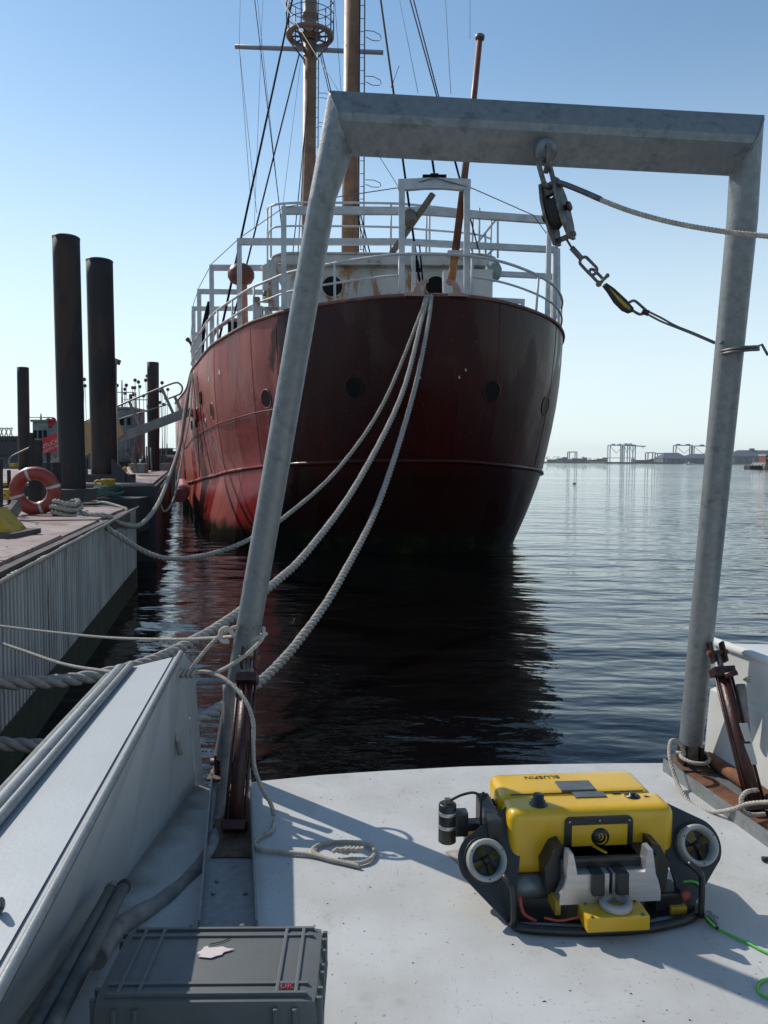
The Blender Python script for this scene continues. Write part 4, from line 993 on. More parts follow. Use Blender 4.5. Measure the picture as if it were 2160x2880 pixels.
# looped cleat with rope eye
cp = G(182, 1452, DZ)
t = empty('yellow_cleat', cp, 'yellow cleat half hidden by loops of grey hawser near the dock edge', 'cleat')
MB().lathe([(.10, 0), (.09, .18)], cp, (0, 0, 1), 12).build('post', M['yellowdull'], t)
MB().bar(cp + V(-.09, -.05, .13), cp + V(.10, -.1, .14), .13, .10, bev=.02).build('horn', M['yellowdull'], t)
for (r0, zz, rx, lb) in ((.17, .04, 1.2, 'lowest turn of hawser round the yellow cleat'), (.18, .13, 1.25, 'middle turn of hawser round the yellow cleat'), (.14, .21, 1.3, 'top turn of hawser over the yellow cleat')):
    pts = [cp + V(.03 + r0 * rx * math.cos(a_), r0 * math.sin(a_), zz + .03 * math.sin(a_ * 2)) for a_ in [i * 2 * math.pi / 24 for i in range(25)]]
    tag(laid_rope(MB(), pts, .036).build('rope_turn', M['rope']), lb, 'rope')
# yellow bollards
def bollard(px, yt, yb, wpx, d, zb_, label):
    c = P(px, yb, d); c.z = zb_; r_ = wpx / FPX * d / 2; h_ = (yb - yt) / FPX * d
    t = empty('yellow_bollard', c, label, 'bollard')
    MB().lathe([(r_ * .95, 0), (r_, h_ * .1), (r_, h_ * .9), (r_ * 1.05, h_ * .92), (r_ * 1.05, h_), (r_ * .9, h_ * 1.01)], c, (0, 0, 1), 18).build('barrel', M['yellowdull'], t)
    MB().tube(spline([c + V(-r_, 0, h_ * .85), c + V(-r_ - .11, -.02, h_ * .88), c + V(-r_ - .15, -.02, h_ * .72), c + V(-r_ - .09, -.02, h_ * .6), c + V(-r_, 0, h_ * .62)], 4), .035, 8).build('horn', M['yellowdull'], t)
    return t
b1_ = bollard(305, 1338, 1386, 37, 18.6, .72, 'squat yellow bollard wrapped in green rope on the second barge')
tag(MB().box(V(b1_.location.x - .1, b1_.location.y, .3), (1.9, .9, .8), bev=.02).build('barge_step', M['bargedark']), 'low dark step between the two barges under the yellow bollard', 'step')
bollard(367, 1297, 1325, 14, 27, D2, 'small yellow bollard with white rope further along the second barge')
tb = MB()
for k in range(5):
    pts = [b1_.location + V(.05 * math.sin(k * 2) + (.26 + .03 * (k % 2)) * math.cos(a_), (.24) * math.sin(a_), .03 + k * .05 + .02 * math.sin(a_ * 3 + k)) for a_ in [i * 2 * math.pi / 20 for i in range(21)]]
    laid_rope(tb, pts, .04)
tag(tb.build('green_rope_wrap', M['ropegreen']), 'green hawser wrapped many times round the squat yellow bollard', 'rope')
rope('white_hawser', PL([(362, 1318, 27), (372, 1334, 25.8), (392, 1345, 25), (415, 1352, 24), (432, 1362, 23), (437, 1390, 22)]), .07, M['ropewhite'], 'thick white hawser lying from the small far bollard over the barge edge', 'rope')
rope('pink_hose', PL([(265, 1418, 15.2), (290, 1413, 14.8), (320, 1420, 14.4), (345, 1428, 14.1), (360, 1437, 13.9)]), .03, M['hose'], 'faded pink hose lying near the dock corner', 'hose', laid=False)
tag(MB().lathe([(.28, 0), (.3, .02), (.28, .04), (.001, .045)], G(240, 1420, DZ + .01), (0, 0, 1), 20).build('deck_hatch', M['blackrub']), 'flat black round hatch on the pink deck', 'hatch')

# floodlight behind pile, red and white board
t = empty('floodlight_pole', P(326, 1330, 24), 'thin pole with a box floodlight on top right of the tall pile', 'floodlight')
MB().tube([P(326, 1330, 24), P(326, 1018, 24)], .03, 8).build('pole', M['alur'], t)
MB().box(P(326, 1016, 24), (.20, .3, .16), rot=Matrix.Rotation(R(20), 3, 'Y'), bev=.02).build('lamp_head', M['alur'], t)
t = empty('tall_board', P(325, 1330, 23.5), 'narrow red-edged white board standing along the tall pile', 'board')
MB().bar(P(325, 1328, 23.5), P(323, 1083, 23.5), .13, .06, up=(0, 1, 0)).build('panel', M['shipwhite'], t)
MB().bar(P(317, 1328, 23.55), P(317, 1083, 23.55), .05, .08, up=(0, 1, 0)).build('edge_strip', M['banner'], t)

# gangway
g0, g1 = P(40, 1290, 30), P(530, 1155, 29)
gw = empty('gangway', P(300, 1330, 30), 'long sloping aluminium gangway rising to the red ship', 'gangway')
def gp(x, y, dd=0): return P(x, y, 29.5 + dd)
for dd in (0, 1.1):
    MB().bar(gp(70, 1335, dd), gp(530, 1158, dd), .10, .34, bev=.02).build('side_beam', M['alur'], gw)
    MB().tube(spline([gp(30, 1312, dd), gp(26, 1300, dd), gp(32, 1285, dd), gp(60, 1270, dd), gp(150, 1228, dd), gp(330, 1143, dd), gp(440, 1096, dd), gp(490, 1077, dd), gp(506, 1080, dd), gp(513, 1092, dd), gp(508, 1106, dd), gp(495, 1113, dd), gp(474, 1121, dd)], 5), .035, 7).build('hand_rail', M['alur'], gw)
    MB().tube([gp(330, 1180, dd), gp(470, 1138, dd)], .02, 6).build('mid_rail', M['alur'], gw)
    for (xa, ya, xb, yb) in ((455, 1092, 488, 1165), (491, 1115, 508, 1152), (364, 1130, 392, 1198), (240, 1190, 262, 1250), (130, 1238, 150, 1290)):
        MB().bar(gp(xa, ya, dd), gp(xb, yb, dd), .06, .10).build('stanchion', M['alur'], gw)
for k in range(26):
    f_ = k / 25
    a = gp(70 + 460 * f_, 1330 - 177 * f_, .05); b2 = gp(70 + 460 * f_, 1330 - 177 * f_, 1.05)
    MB().bar(a, b2, .42, .04).build('tread', M['alur'], gw)
bd = 29.3
vs = [P(225, 1195, bd), P(322, 1152, bd), P(348, 1222, bd), P(225, 1290, bd)]
MB().add(vs + [v + V(0, .05, 0) for v in vs], [(0, 1, 2, 3), (7, 6, 5, 4), (0, 4, 5, 1), (1, 5, 6, 2), (2, 6, 7, 3), (3, 7, 4, 0)]).build('tan_panel', M['tan'], gw)
# banner
bo_, bx_, by_ = P(110, 1240, 29.1), P(180, 1209, 29.1), P(128, 1300, 29.1)
vs = [P(86, 1247, 29.1), P(205, 1199, 29.1), P(208, 1256, 29.1), P(125, 1277, 29.1), P(108, 1282, 29.1), P(86, 1268, 29.1)]
ban = MB().add(vs + [v + V(0, .03, 0) for v in vs], [(0, 1, 2, 3, 4, 5)] + [(i, (i + 1) % 6, 6 + (i + 1) % 6, 6 + i) for i in range(6)] + [(11, 10, 9, 8, 7, 6)]).build('banner', M['banner'], gw)
bxv = (P(250, 1180, 29.1) - P(86, 1250, 29.1)).normalized()
text_mesh('banner_lettering', 'NANTUCKET', .20, frame(P(137, 1251, 29.05), bxv, (0, 0, 1)), M['bannerw'], ban, .003)
text_mesh('banner_lettering', 'LIGHTSHIP', .14, frame(P(141, 1263, 29.05), bxv, (0, 0, 1)), M['bannerw'], ban, .003)

# fishing boats beyond the barges with float poles
def trawler(x0, x1, ybase, ytop, d, label, msts):
    a, b2 = P(x0, ybase, d), P(x1, ybase, d); wd = b2.x - a.x; zt2 = P(x0, ytop, d).z
    t = empty('fishing_boat', V((a.x + b2.x) / 2, d, WZ), label, 'fishing boat')
    c = (a + b2) / 2
    hs = [(-wd * .75, 0), (-wd * .6, -1.8), (wd * .5, -1.8), (wd * .95, 0), (wd * .5, 1.8), (-wd * .6, 1.8)]
    n_ = len(hs)
    vs = [V(c.x + x * .85, d + y * .8, WZ) for x, y in hs] + [V(c.x + x, d + y, 1.3 + (.5 if x > wd * .8 else 0)) for x, y in hs]
    MB().add(vs, [(i, (i + 1) % n_, n_ + (i + 1) % n_, n_ + i) for i in range(n_)] + [list(range(n_, 2 * n_))]).build('hull', M['bargedark'], t)
    w1 = MB().box((c.x, d, (1.3 + zt2) / 2), (wd, 2.6, zt2 - 1.3), bev=.05).build('wheelhouse', M['trawler'], t)
    for k in range(3):
        MB().box((c.x - wd * .33 + wd * .33 * k, d - 1.32, zt2 - .75), (wd * .2, .05, .5)).build('window', M['glass'], w1)
    MB().box((c.x, d, zt2 + .08), (wd * 1.12, 2.9, .14)).build('roof', M['alur'], t)
    for mx, mh in msts:
        MB().tube([(c.x + mx, d, zt2), (c.x + mx, d, zt2 + mh)], [.07, .04], 8).build('mast', M['alur'], t)
        MB().tube([(c.x + mx - .8, d, zt2 + mh * .6), (c.x + mx + .8, d, zt2 + mh * .6)], .03, 6).build('cross_arm', M['alur'], t)
    for k in range(5):
        MB().tube([(c.x - wd * .7 + k * wd * .33, d - 1.7, 1.3), (c.x - wd * .7 + k * wd * .33, d - 1.7, 2.2)], .03, 5).build('rail_post', M['alur'], t)
    MB().tube([(c.x - wd * .7, d - 1.7, 2.2), (c.x + wd * .65, d - 1.7, 2.2)], .03, 5).build('rail', M['alur'], t)
    return t
trawler(333, 392, 1260, 1155, 52, 'pale green fishing boat wheelhouse seen under the gangway', ((-.4, 2.0), (.5, 1.2)))
trawler(118, 160, 1250, 1190, 50, 'grey fishing boat behind the tallest pile with red floats piled on its roof', ((-.5, .6),))
trawler(445, 480, 1300, 1285, 58, 'low dark fishing boat beyond the far slim pile', ((.2, 1.0),))
for fi, (px, py, r_) in enumerate(((128, 1190, .15), (136, 1184, .16), (144, 1190, .14), (150, 1182, .15), (140, 1196, .15))):
    tag(MB().ball(P(px, py, 49), r_ * 1.2, 10).build('red_float', M['banner']), 'red float heaped on the grey fishing boat, %s' % ('leftmost of the heap', 'second from the left', 'in the middle of the heap', 'rightmost of the heap', 'lowest of the heap')[fi], 'float', 'red floats heaped on a boat')
balls = [(420, 470), (470, 497), (290, 545), (270, 603), (270, 665), (385, 580), (413, 582), (490, 565), (397, 682), (355, 700), (355, 738), (578, 470), (600, 408), (545, 700),
         (155, 548), (820, 508), (905, 607), (790, 800), (845, 830), (495, 955), (612, 860)]
bl = sorted([(300 + x * .19, 980 + y * .19) for x, y in balls] + [(237, 1067), (239, 1085), (452, 1100), (466, 1120)])
for i, (x, y) in enumerate(bl):
    d = 46 + (i % 5) * 1.1
    top = P(x, y, d); lean = rp.uniform(-.25, .25); bt = V(top.x + lean, top.y, 1.2)
    t = empty('marker_pole', bt, 'thin pole tipped with a dark round float, %s from the left beyond the gangway' % ORD[i], 'marker pole', 'marker poles with floats on the fishing boats')
    MB().tube([bt, top], .015, 5).build('pole', M['thinrig'], t)
    MB().ball(top, .115, 8).build('float', M['buoy'], t)
    f = MB().prism([(0, 0), (.22, .06), (0, .16)], .01, frame(top.lerp(bt, .5), (1, 0, 0), (0, 0, 1)))
# clutter on the far barge: stanchions, wires, bins
for i in range(16):
    x = rp.uniform(335, 475); d = rp.uniform(33, 43); b = P(x, 1320, d); b.z = D2
    hgt = rp.uniform(.5, 1.3)
    k = i % 4
    if k == 0:
        o = MB().tube([b, b + V(rp.uniform(-.1, .1), 0, hgt)], .04, 6).tube([b + V(-.2, 0, 0), b + V(.2, 0, 0)], .05, 5).build('steel_stanchion', M['alur']); tag(o, 'grey steel stanchion on the far barge, %s of four placed along it' % ORD[i // 4], 'stanchion', 'stanchions on the far barge')
    elif k == 1:
        o = MB().lathe([(.22, 0), (.25, .3), (.22, .6)], b, (0, 0, 1), 12).build('drum', M['bargedark']); tag(o, 'dark drum on the far barge, %s of four placed along it' % ORD[i // 4], 'drum', 'drums on the far barge')
    elif k == 2:
        o = MB().box(b + V(0, 0, .2), (.7, .5, .4), bev=.03).build('fish_tote', M['trawler']); tag(o, 'pale fish tote on the far barge, %s of four placed along it' % ORD[i // 4], 'box', 'totes on the far barge')
    else:
        o = MB().bar(b, b + V(rp.uniform(-1, 1), 0, hgt * 1.6), .07, .07).bar(b + V(.3, .2, 0), b + V(rp.uniform(-1, 1), .2, hgt), .06, .06).build('leaning_spar', M['wood']); tag(o, 'weathered spars leaning together on the far barge, %s pair from the camera' % ORD[i // 4], 'spar', 'leaning spars on the far barge')
# pier with low dark building on the left and right of the ship's port side
t = empty('pier_building', P(40, 1300, 110), 'long dark pier building with bollard-like vents on its roof at the far left', 'building')
for (xa, xb, yt, d) in ((-60, 96, 1236, 110), (90, 120, 1226, 111), (100, 200, 1234, 112)):
    a, b2 = P(xa, yt, d), P(xb, yt, d)
    MB().box(((a.x + b2.x) / 2, d + 5, (a.z - .5) / 2), (b2.x - a.x, 10, a.z + .5)).build('wall', M['shedwall'] if xa < 0 else M['bargedark'], t)
for k in range(11):
    c = P(-20 + k * 11.5, 1234, 109.5); MB().box(c, (.34, .5, .75)).build('roof_vent', M['bargedark'], t)
MB().box(P(20, 1262, 108), (8.5, 1.2, 1.6)).build('canopy', M['bargedark'], t)
tr = MB()
for k in range(5):
    xa, xb = -30 + k * 13, -17 + k * 13
    tr.tube([P(xa, 1204, 108), P(xb, 1204, 108)], .07, 4).tube([P(xa, 1204, 108), P((xa + xb) / 2, 1208, 108), P(xb, 1228, 108)], .07, 4).tube([P(xb, 1204, 108), P(xb - 10, 1230, 108)], .07, 4)
tr.build('roof_truss', M['alur'], t)
for (x0, x1, yt, lb) in ((448, 482, 1268, 'dark timber pier with pile heads showing left of the red hull'), (350, 448, 1290, 'dark pier face behind the fishing boats')):
    d = 120; a, b2 = P(x0, yt, d), P(x1 + 60 if x0 > 440 else x1, yt, d)
    t = empty('timber_pier', V((a.x + b2.x) / 2, d, WZ), lb, 'pier')
    MB().box(((a.x + b2.x) / 2, d + 3, (a.z + WZ) / 2), (b2.x - a.x, 6, a.z - WZ)).build('deck', M['darkwood'], t)
    for k in range(5):
        c = P(x0 + 4 + k * (x1 - x0) / 5, yt - 8, d - .5); MB().tube([V(c.x, c.y, WZ), c], .4, 8).build('pile_head', M['darkwood'], t)

# ================================================================== work boat (where the camera stands)
boat = empty('work_boat', V(.4, 2.5, 0), 'grey-white work boat deck with flared side bulwarks in the foreground', 'boat')
edge = [G(550, 2210), G(632, 2203), G(710, 2199), G(900, 2180), G(1080, 2168), G(1300, 2156), G(1500, 2150), G(1700, 2147), G(1870, 2146), G(1990, 2143)]
left = [G(550, 2207), G(440, 2352), G(331, 2499)]
lb = left[-1] + (left[-1] - left[0]).normalized() * 4.2; lb.z = 0
ax_b = V(-.187, 1, 0).normalized()
rb = edge[-1] - ax_b * 6.5
dpoly = edge + [V(rb.x + .2, rb.y, 0), V(lb.x - .3, lb.y, 0), left[-1] - V(.15, 0, 0), left[0] - V(.1, 0, 0)]
top = slab(dpoly, -.10, 0, M['deck'], 'deck', boat)
MB().tube([p + V(0, .0, -.03) for p in edge], .03, 8).build('deck_edge', M['deck'], boat)
hl = [V(p.x, p.y - .25, 0) for p in edge]
MB().add([V(-1.1, 3.6, -.1), V(1.75, 3.9, -.1), V(2.9, -2.4, -.1), V(-1.5, -1.5, -.1), V(-1.0, 3.4, -1.6), V(1.6, 3.7, -1.6), V(2.7, -2.4, -1.6), V(-1.35, -1.5, -1.6)],
         [(0, 1, 5, 4), (1, 2, 6, 5), (2, 3, 7, 6), (3, 0, 4, 7)]).build('hull_side', M['bulwark'], boat)
# left bulwark: inner wall (twisting), gunwale top, outer side
HT = .63
def Tl(d): return V(-1.0 - .127 * (d - 3.89), d, HT)
inner_top = [Tl(3.87), Tl(3.4), Tl(2.9), Tl(2.3), Tl(1.7), Tl(1.1), Tl(.4), Tl(-.6)]
bl0 = left[0]; dirl = (left[2] - left[0]) / (left[2].y - left[0].y)
def Bl(d): return V(bl0.x + dirl.x * (d - bl0.y), d, 0)
inner_bot = [Bl(p.y) for p in inner_top]; inner_bot[0] = V(left[0].x, left[0].y, 0)
wth = .045
vs = inner_top + inner_bot + [p + V(-wth, 0, 0) for p in inner_top] + [p + V(-wth, 0, 0) for p in inner_bot]
n_ = len(inner_top)
fs = []
for i in range(n_ - 1):
    fs += [(i, i + 1, n_ + i + 1, n_ + i), (2 * n_ + i, 3 * n_ + i, 3 * n_ + i + 1, 2 * n_ + i + 1)]
fs += [(0, n_, 3 * n_, 2 * n_)]
lw = MB().add(vs, fs).build('bulwark', M['bulwark'], boat)
MB().tube([p + V(-.01, 0, .010) for p in inner_top], .013, 8).build('rail_bead', M['galv'], boat)
MB().add([inner_top[0] + V(.0, .01, 0), inner_top[0] + V(.05, .02, -.06), inner_bot[0] + V(.035, .02, 0), inner_bot[0] + V(0, .01, 0)], [(0, 1, 2, 3)]).build('end_flange', M['bulwark'], boat)
oz = .60
def Ol(d): return V(-1.22 - .1 * (d - 3.68), d, oz)
ot = [Ol(3.72), Ol(3.2), Ol(2.7), Ol(2.2), Ol(1.6), Ol(1.0), Ol(.4), Ol(-.6)]
vs = [p + V(-.004, 0, -.003) for p in inner_top] + ot + [V(p.x - .02, p.y - .1, -1.6) for p in ot]
fs = [(i, i + 1, n_ + i + 1, n_ + i) for i in range(n_ - 1)] + [(n_ + i, n_ + i + 1, 2 * n_ + i + 1, 2 * n_ + i) for i in range(n_ - 1)] + [(0, n_, 2 * n_)]
MB().add(vs, fs).build('gunwale', M['bulwark'], boat)
for k, (dx, dz, rr2) in enumerate(((-.035, -.01, .03), (.018, .02, .016), (-.09, -.05, .028))):
    MB().tube([p + V(dx, 0, dz) for p in ot], rr2, 10).build('fender_pipe', M['galv'] if k < 2 else M['tubegrey'], boat)
# chocks under pad on gunwale: welded gusset (torn hole)
MB().add([G(463, 1976, .5) + V(.02, 0, 0), G(447, 2042, .42) + V(.02, 0, 0), G(468, 2010, .45) + V(.02, 0, 0)], [(0, 1, 2)]).build('scratch', M['rustdark'], boat)
# right bulwark
base_r = [edge[-1] + V(-.03, -.02, 0) - ax_b * k for k in (0, .5, 1.0, 1.6, 2.4, 3.4, 5, 6.4)]
top_r = [p + V(.035 + .02 * i, 0, .65) for i, p in enumerate(base_r)]
n_ = 8
vs = base_r + [b.lerp(t, .62) for b, t in zip(base_r, top_r)] + [b.lerp(t, .64) + V(.03, 0, 0) for b, t in zip(base_r, top_r)] + top_r + [p + V(.33, .02, -.01) for p in top_r] + [p + V(.3, 0, -2.2) for p in top_r]
fs = [(r_ * 8 + i, r_ * 8 + i + 1, (r_ + 1) * 8 + i + 1, (r_ + 1) * 8 + i) for r_ in range(5) for i in range(7)] + [(0, 8, 16, 24, 32, 40)]
MB().add(vs, fs).build('bulwark', M['white'], boat)
MB().tube([p + V(0, 0, .01) for p in top_r], .022, 8).build('rail_bead', M['white'], boat)
MB().tube(spline([G(1993, 2132, .05), G(2060, 2175, .05), G(2104, 2206, .05), G(2180, 2262, .05), G(2300, 2350, .05)], 3), .035, 10).build('pipe_run', M['rust'], boat)
# mounting tracks
def track(a0, a1, b0, b1, name):
    A0, A1, B0, B1 = [G(*q) for q in (a0, a1, b0, b1)]
    z_ = .008
    MB().add([A0 + V(0, 0, z_), B0 + V(0, 0, z_), B1 + V(0, 0, z_), A1 + V(0, 0, z_), A0 + V(0, 0, .0), B0, B1, A1], [(0, 1, 2, 3), (0, 4, 5, 1), (2, 6, 7, 3)]).build('mounting_track', M['galv'], boat)
    for (p, q) in ((A0, A1), (B0, B1)):
        MB().bar(p + V(0, 0, .03), q + V(0, 0, .03), .008, .07).build('track_flange', M['galv'], boat)
    L0, L1 = (A0 + B0) / 2, (A1 + B1) / 2
    return L0, L1
L0, L1 = track((597, 2200), (560, 2640), (703, 2196), (722, 2640), 'l')
MB().add([G(610, 2215, .013), G(698, 2212, .013), G(706, 2410, .013), G(590, 2410, .013)], [(0, 1, 2, 3)]).build('rust_stain', M['ruststain'], boat)
R0, R1 = track((1866, 2168), (2300, 2484), (2010, 2160), (2420, 2400), 'r')
MB().add([G(1918, 2176, .013), G(1985, 2170, .013), G(2300, 2400, .013), G(2250, 2430, .013)], [(0, 1, 2, 3)]).build('rust_stain', M['rust'], boat)
for (x_, y_) in ((600, 2515), (690, 2515), (610, 2480)):
    MB().lathe([(.008, 0), (.008, .006), (.001, .007)], G(x_, y_, .008), (0, 0, 1), 8).build('bolt', M['galv'], boat)
MB().add([G(1250, 2395, .004), G(1300, 2385, .004), G(1340, 2420, .004), G(1290, 2428, .004)], [(0, 1, 2, 3)]).build('rust_stain', mat('faded_stain', (.30, .24, .20), (.45, .42, .38), 30, .8), boat)

# ---- A-frame
af = empty('a_frame', G(632, 2205), 'galvanised steel A-frame gallows standing over the stern with a padeye in its crossbeam', 'gallows frame')
lb_c = V(-.79, 3.90, .10); rb_c = V(1.622, 4.05, .14)
OL, IL = P(925, 256, 3.35), P(990, 440, 3.40); OR, IR = P(2147, 325, 3.50), P(2050, 496, 3.55)
ltop_c = (OL + IL) / 2
nrmf = ((OR - OL).cross(lb_c - OL)).normalized()
if nrmf.y > 0: nrmf = -nrmf                # towards camera
def prof_round(v):  return math.sqrt(max(0, 1 - (2 * v - 1) ** 2))
def prof_dia(v):
    q = abs(v - .47) / .53; return max(.10, min(1, (1 - q) * 1.15 + .0 if q > .3 else .805 + .12 * (1 - (q / .3) ** 2)))
def sweep_quad(o0, i0, o1, i1, dep0, dep1, mix0, mix1, nl=14, nc=12):
    vs = []; fs = []
    for a in range(nl + 1):
        t = a / nl; o = o0.lerp(o1, t); i = i0.lerp(i1, t); dp = dep0 + (dep1 - dep0) * t
        tt = mix0 + (mix1 - mix0) * t; mx_ = max(0, min(1, tt))
        row = []
        for k in range(nc + 1):
            v = k / nc; v = (1 - math.cos(math.pi * v)) / 2 if mx_ < .5 else v * .0 + (1 - math.cos(math.pi * k / nc)) / 2
            f_ = prof_round(v) * (1 - mx_) + prof_dia(v) * mx_
            row.append(o.lerp(i, v) + nrmf * f_ * dp)
        for k in range(nc - 1, 0, -1):
            v = (1 - math.cos(math.pi * k / nc)) / 2
            f_ = prof_round(v) * (1 - mx_) + prof_dia(v) * mx_
            row.append(o.lerp(i, v) - nrmf * f_ * dp)
        vs += row
    m_ = 2 * nc
    for a in range(nl):
        for k in range(m_):
            l = (k + 1) % m_
            fs.append((a * m_ + k, a * m_ + l, (a + 1) * m_ + l, (a + 1) * m_ + k))
    fs.append(tuple(range(m_))[::-1]); fs.append(tuple(range(nl * m_, (nl + 1) * m_)))
    return vs, fs
rl = .0615
ldir = (ltop_c - lb_c).normalized(); lx = nrmf.cross(ldir).normalized()
if lx.x > 0: lx = -lx
lo, li = lb_c + lx * rl, lb_c - lx * rl
mo, mi = P(868, 560, 3.385), P(946, 560, 3.40)
vs, fs = sweep_quad(lo, li, mo, mi, rl, rl, 0, 0, 10)
o = MB().add(vs, fs).build('leg', M['galv'], af); auto_smooth(o, 40)
vs, fs = sweep_quad(mo, mi, OL, IL, rl, .075, 0, 1, 8)
o = MB().add(vs, fs).build('leg_corner', M['galv'], af); auto_smooth(o, 30)
ro, ri = rb_c + V(rl * .98, .01, 0), rb_c - V(rl * .98, .01, 0)
mo2, mi2 = P(2127, 620, 3.555), P(2047, 620, 3.56)
vs, fs = sweep_quad(ro, ri, mo2, mi2, rl, rl, 0, 0, 10)
o = MB().add(vs, fs).build('leg', M['galv'], af); auto_smooth(o, 40)
vs, fs = sweep_quad(mo2, mi2, OR, IR, rl, .075, 0, 1, 8)
o = MB().add(vs, fs).build('leg_corner', M['galv'], af); auto_smooth(o, 30)
vs, fs = sweep_quad(OL, IL, OR, IR, .075, .075, 1, 1, 4)
beam = MB().add(vs, fs).build('crossbeam', M['galv'], af); auto_smooth(beam, 20)
for (a, b2) in ((OL, IL), (OR, IR)):
    wp = [a.lerp(b2, .06 + .88 * k / 24) for k in range(25)]
    fq = [nrmf * (.075 * prof_dia((1 - math.cos(math.pi * (.06 + .88 * k / 24))) / 2 if False else .06 + .88 * k / 24) + .001) for k in range(25)]
    MB().tube([p + q for p, q in zip(wp, fq)], [.0042 + .0012 * (k % 2) for k in range(25)], 6).build('weld_bead', M['galv'], beam)
# padeye
pe = P(1537, 425, 3.34)
pad = MB().lathe([(.001, .012), (.035, .012), (.044, .004), (.05, -.03)], pe, (0, -1, -.35), 24).build('padeye_boss', M['galv'], beam)
def link(mb, c, L_, W_, r_, ax1, ax2, n_=20):
    ax1 = Vector(ax1).normalized(); ax2 = Vector(ax2); ax2 = (ax2 - ax1 * ax2.dot(ax1)).normalized()
    pts = []
    h_ = (L_ - W_) / 2
    for i in range(n_):
        a_ = 2 * math.pi * i / n_; x = math.cos(a_) * W_ / 2; y = math.sin(a_) * W_ / 2 + (h_ if math.sin(a_) >= 0 else -h_)
        pts.append(Vector(c) + ax2 * x + ax1 * y)
    return mb.tube(pts, r_, 8, closed=True)
hk = MB(); hk.tube(spline([pe + V(0, .0, .02), pe + V(0, -.05, .0), pe + V(-.003, -.055, -.05), pe + V(-.008, -.03, -.10)], 5), .011, 8)
hk.build('padeye_lug', M['castiron'], beam)
# leg feet: lugs and pins
for (c, sgn) in ((lb_c, 0), (rb_c, 1)):
    for dx in (-.045, .045):
        MB().box(V(c.x + dx, c.y, .06), (.018, .09, .12), bev=.004).build('foot_lug', M['rustdark'], af)
    MB().tube([V(c.x - .08, c.y, .07), V(c.x + .08, c.y, .07)], .018, 10).build('pivot_pin', M['castiron'], af)
    MB().box(V(c.x, c.y, .075), (.06, .07, .12), bev=.008).build('foot_block', M['castiron'], af)
    MB().box(V(c.x, c.y, .016), (.16, .2, .012)).build('foot_plate', M['ruststain'], af)
# hydraulic cylinders
def cylinder(a, b2, side, label=None):
    a = Vector(a); b2 = Vector(b2); d = (a - b2).normalized(); L_ = (a - b2).length
    t = MB().tube([b2 + d * L_ * .12, b2 + d * L_ * .88], .030, 16).build('hydraulic_cylinder', M['rustdark'], af)
    MB().tube([b2 + d * L_ * .86, a], .014, 10).build('piston_rod', M['castiron'], t)
    x = d.cross(V(0, 1, 0)).normalized() if abs(d.y) < .9 else V(1, 0, 0)
    for s_ in (-1, 1):
        MB().tube([b2 + d * L_ * .13 + x * .040 * s_, b2 + d * L_ * .88 + x * .040 * s_], .007, 6).build('tie_rod', M['rustdark'], t)
    for f_ in (.12, .88):
        MB().bar(b2 + d * L_ * f_ - d * .02, b2 + d * L_ * f_ + d * .02, .10, .09, up=(0, 1, 0), bev=.006).build('end_block', M['rustdark'], t)
    for p in (a, b2):
        for s_ in (-1, 1):
            MB().bar(p - d * .05 + x * .03 * s_, p + d * .05 + x * .03 * s_, .012, .05, up=(0, 1, 0), bev=.003).build('clevis', M['rustdark'], t)
        MB().tube([p - x * .05, p + x * .05], .012, 8).build('pin', M['rust'], t)
    return t
cylinder(P(700, 1850, 3.66), P(653, 2395, 3.20), 0)
ct = cylinder(P(2018, 1835, 3.84), P(2142, 2330, 3.45), 1)
for (ya, yb) in ((2035, 2085), (2092, 2150)):
    p = [P(2080 + (ya - 2035) * .22, ya, 3.60), P(2103 + (ya - 2035) * .22, ya, 3.60), P(2103 + (yb - 2035) * .24, yb, 3.56), P(2086 + (yb - 2035) * .22, yb, 3.56)]
    MB().add(p + [q + V(0, .004, 0) for q in p], [(0, 1, 2, 3), (7, 6, 5, 4), (0, 4, 5, 1), (1, 5, 6, 2), (2, 6, 7, 3), (3, 7, 4, 0)]).build('data_label', M['tape'], ct)
for (x_, y_, d_) in ((2030, 1890, 3.76), (2050, 1895, 3.74)):
    MB().tube([P(x_ - 12, y_ + 6, d_), P(x_ + 22, y_ - 4, d_)], .014, 8).build('hose_fitting', M['rustdark'], ct)
MB().tube([P(2083, 1925, 3.75), P(2098, 2060, 3.72)], .022, 10).build('sleeve', M['hose'], ct)
fr_ = MB()
for k in range(12): fr_.tube([P(2090, 1912, 3.74), P(2106 + rnd.uniform(-6, 6), 1910 + rnd.uniform(-11, 10), 3.72)], .0025, 4)
tag(fr_.build('frayed_rope_end', M['rope']), 'frayed tuft of rope on the top of the right hydraulic cylinder', 'rope end')

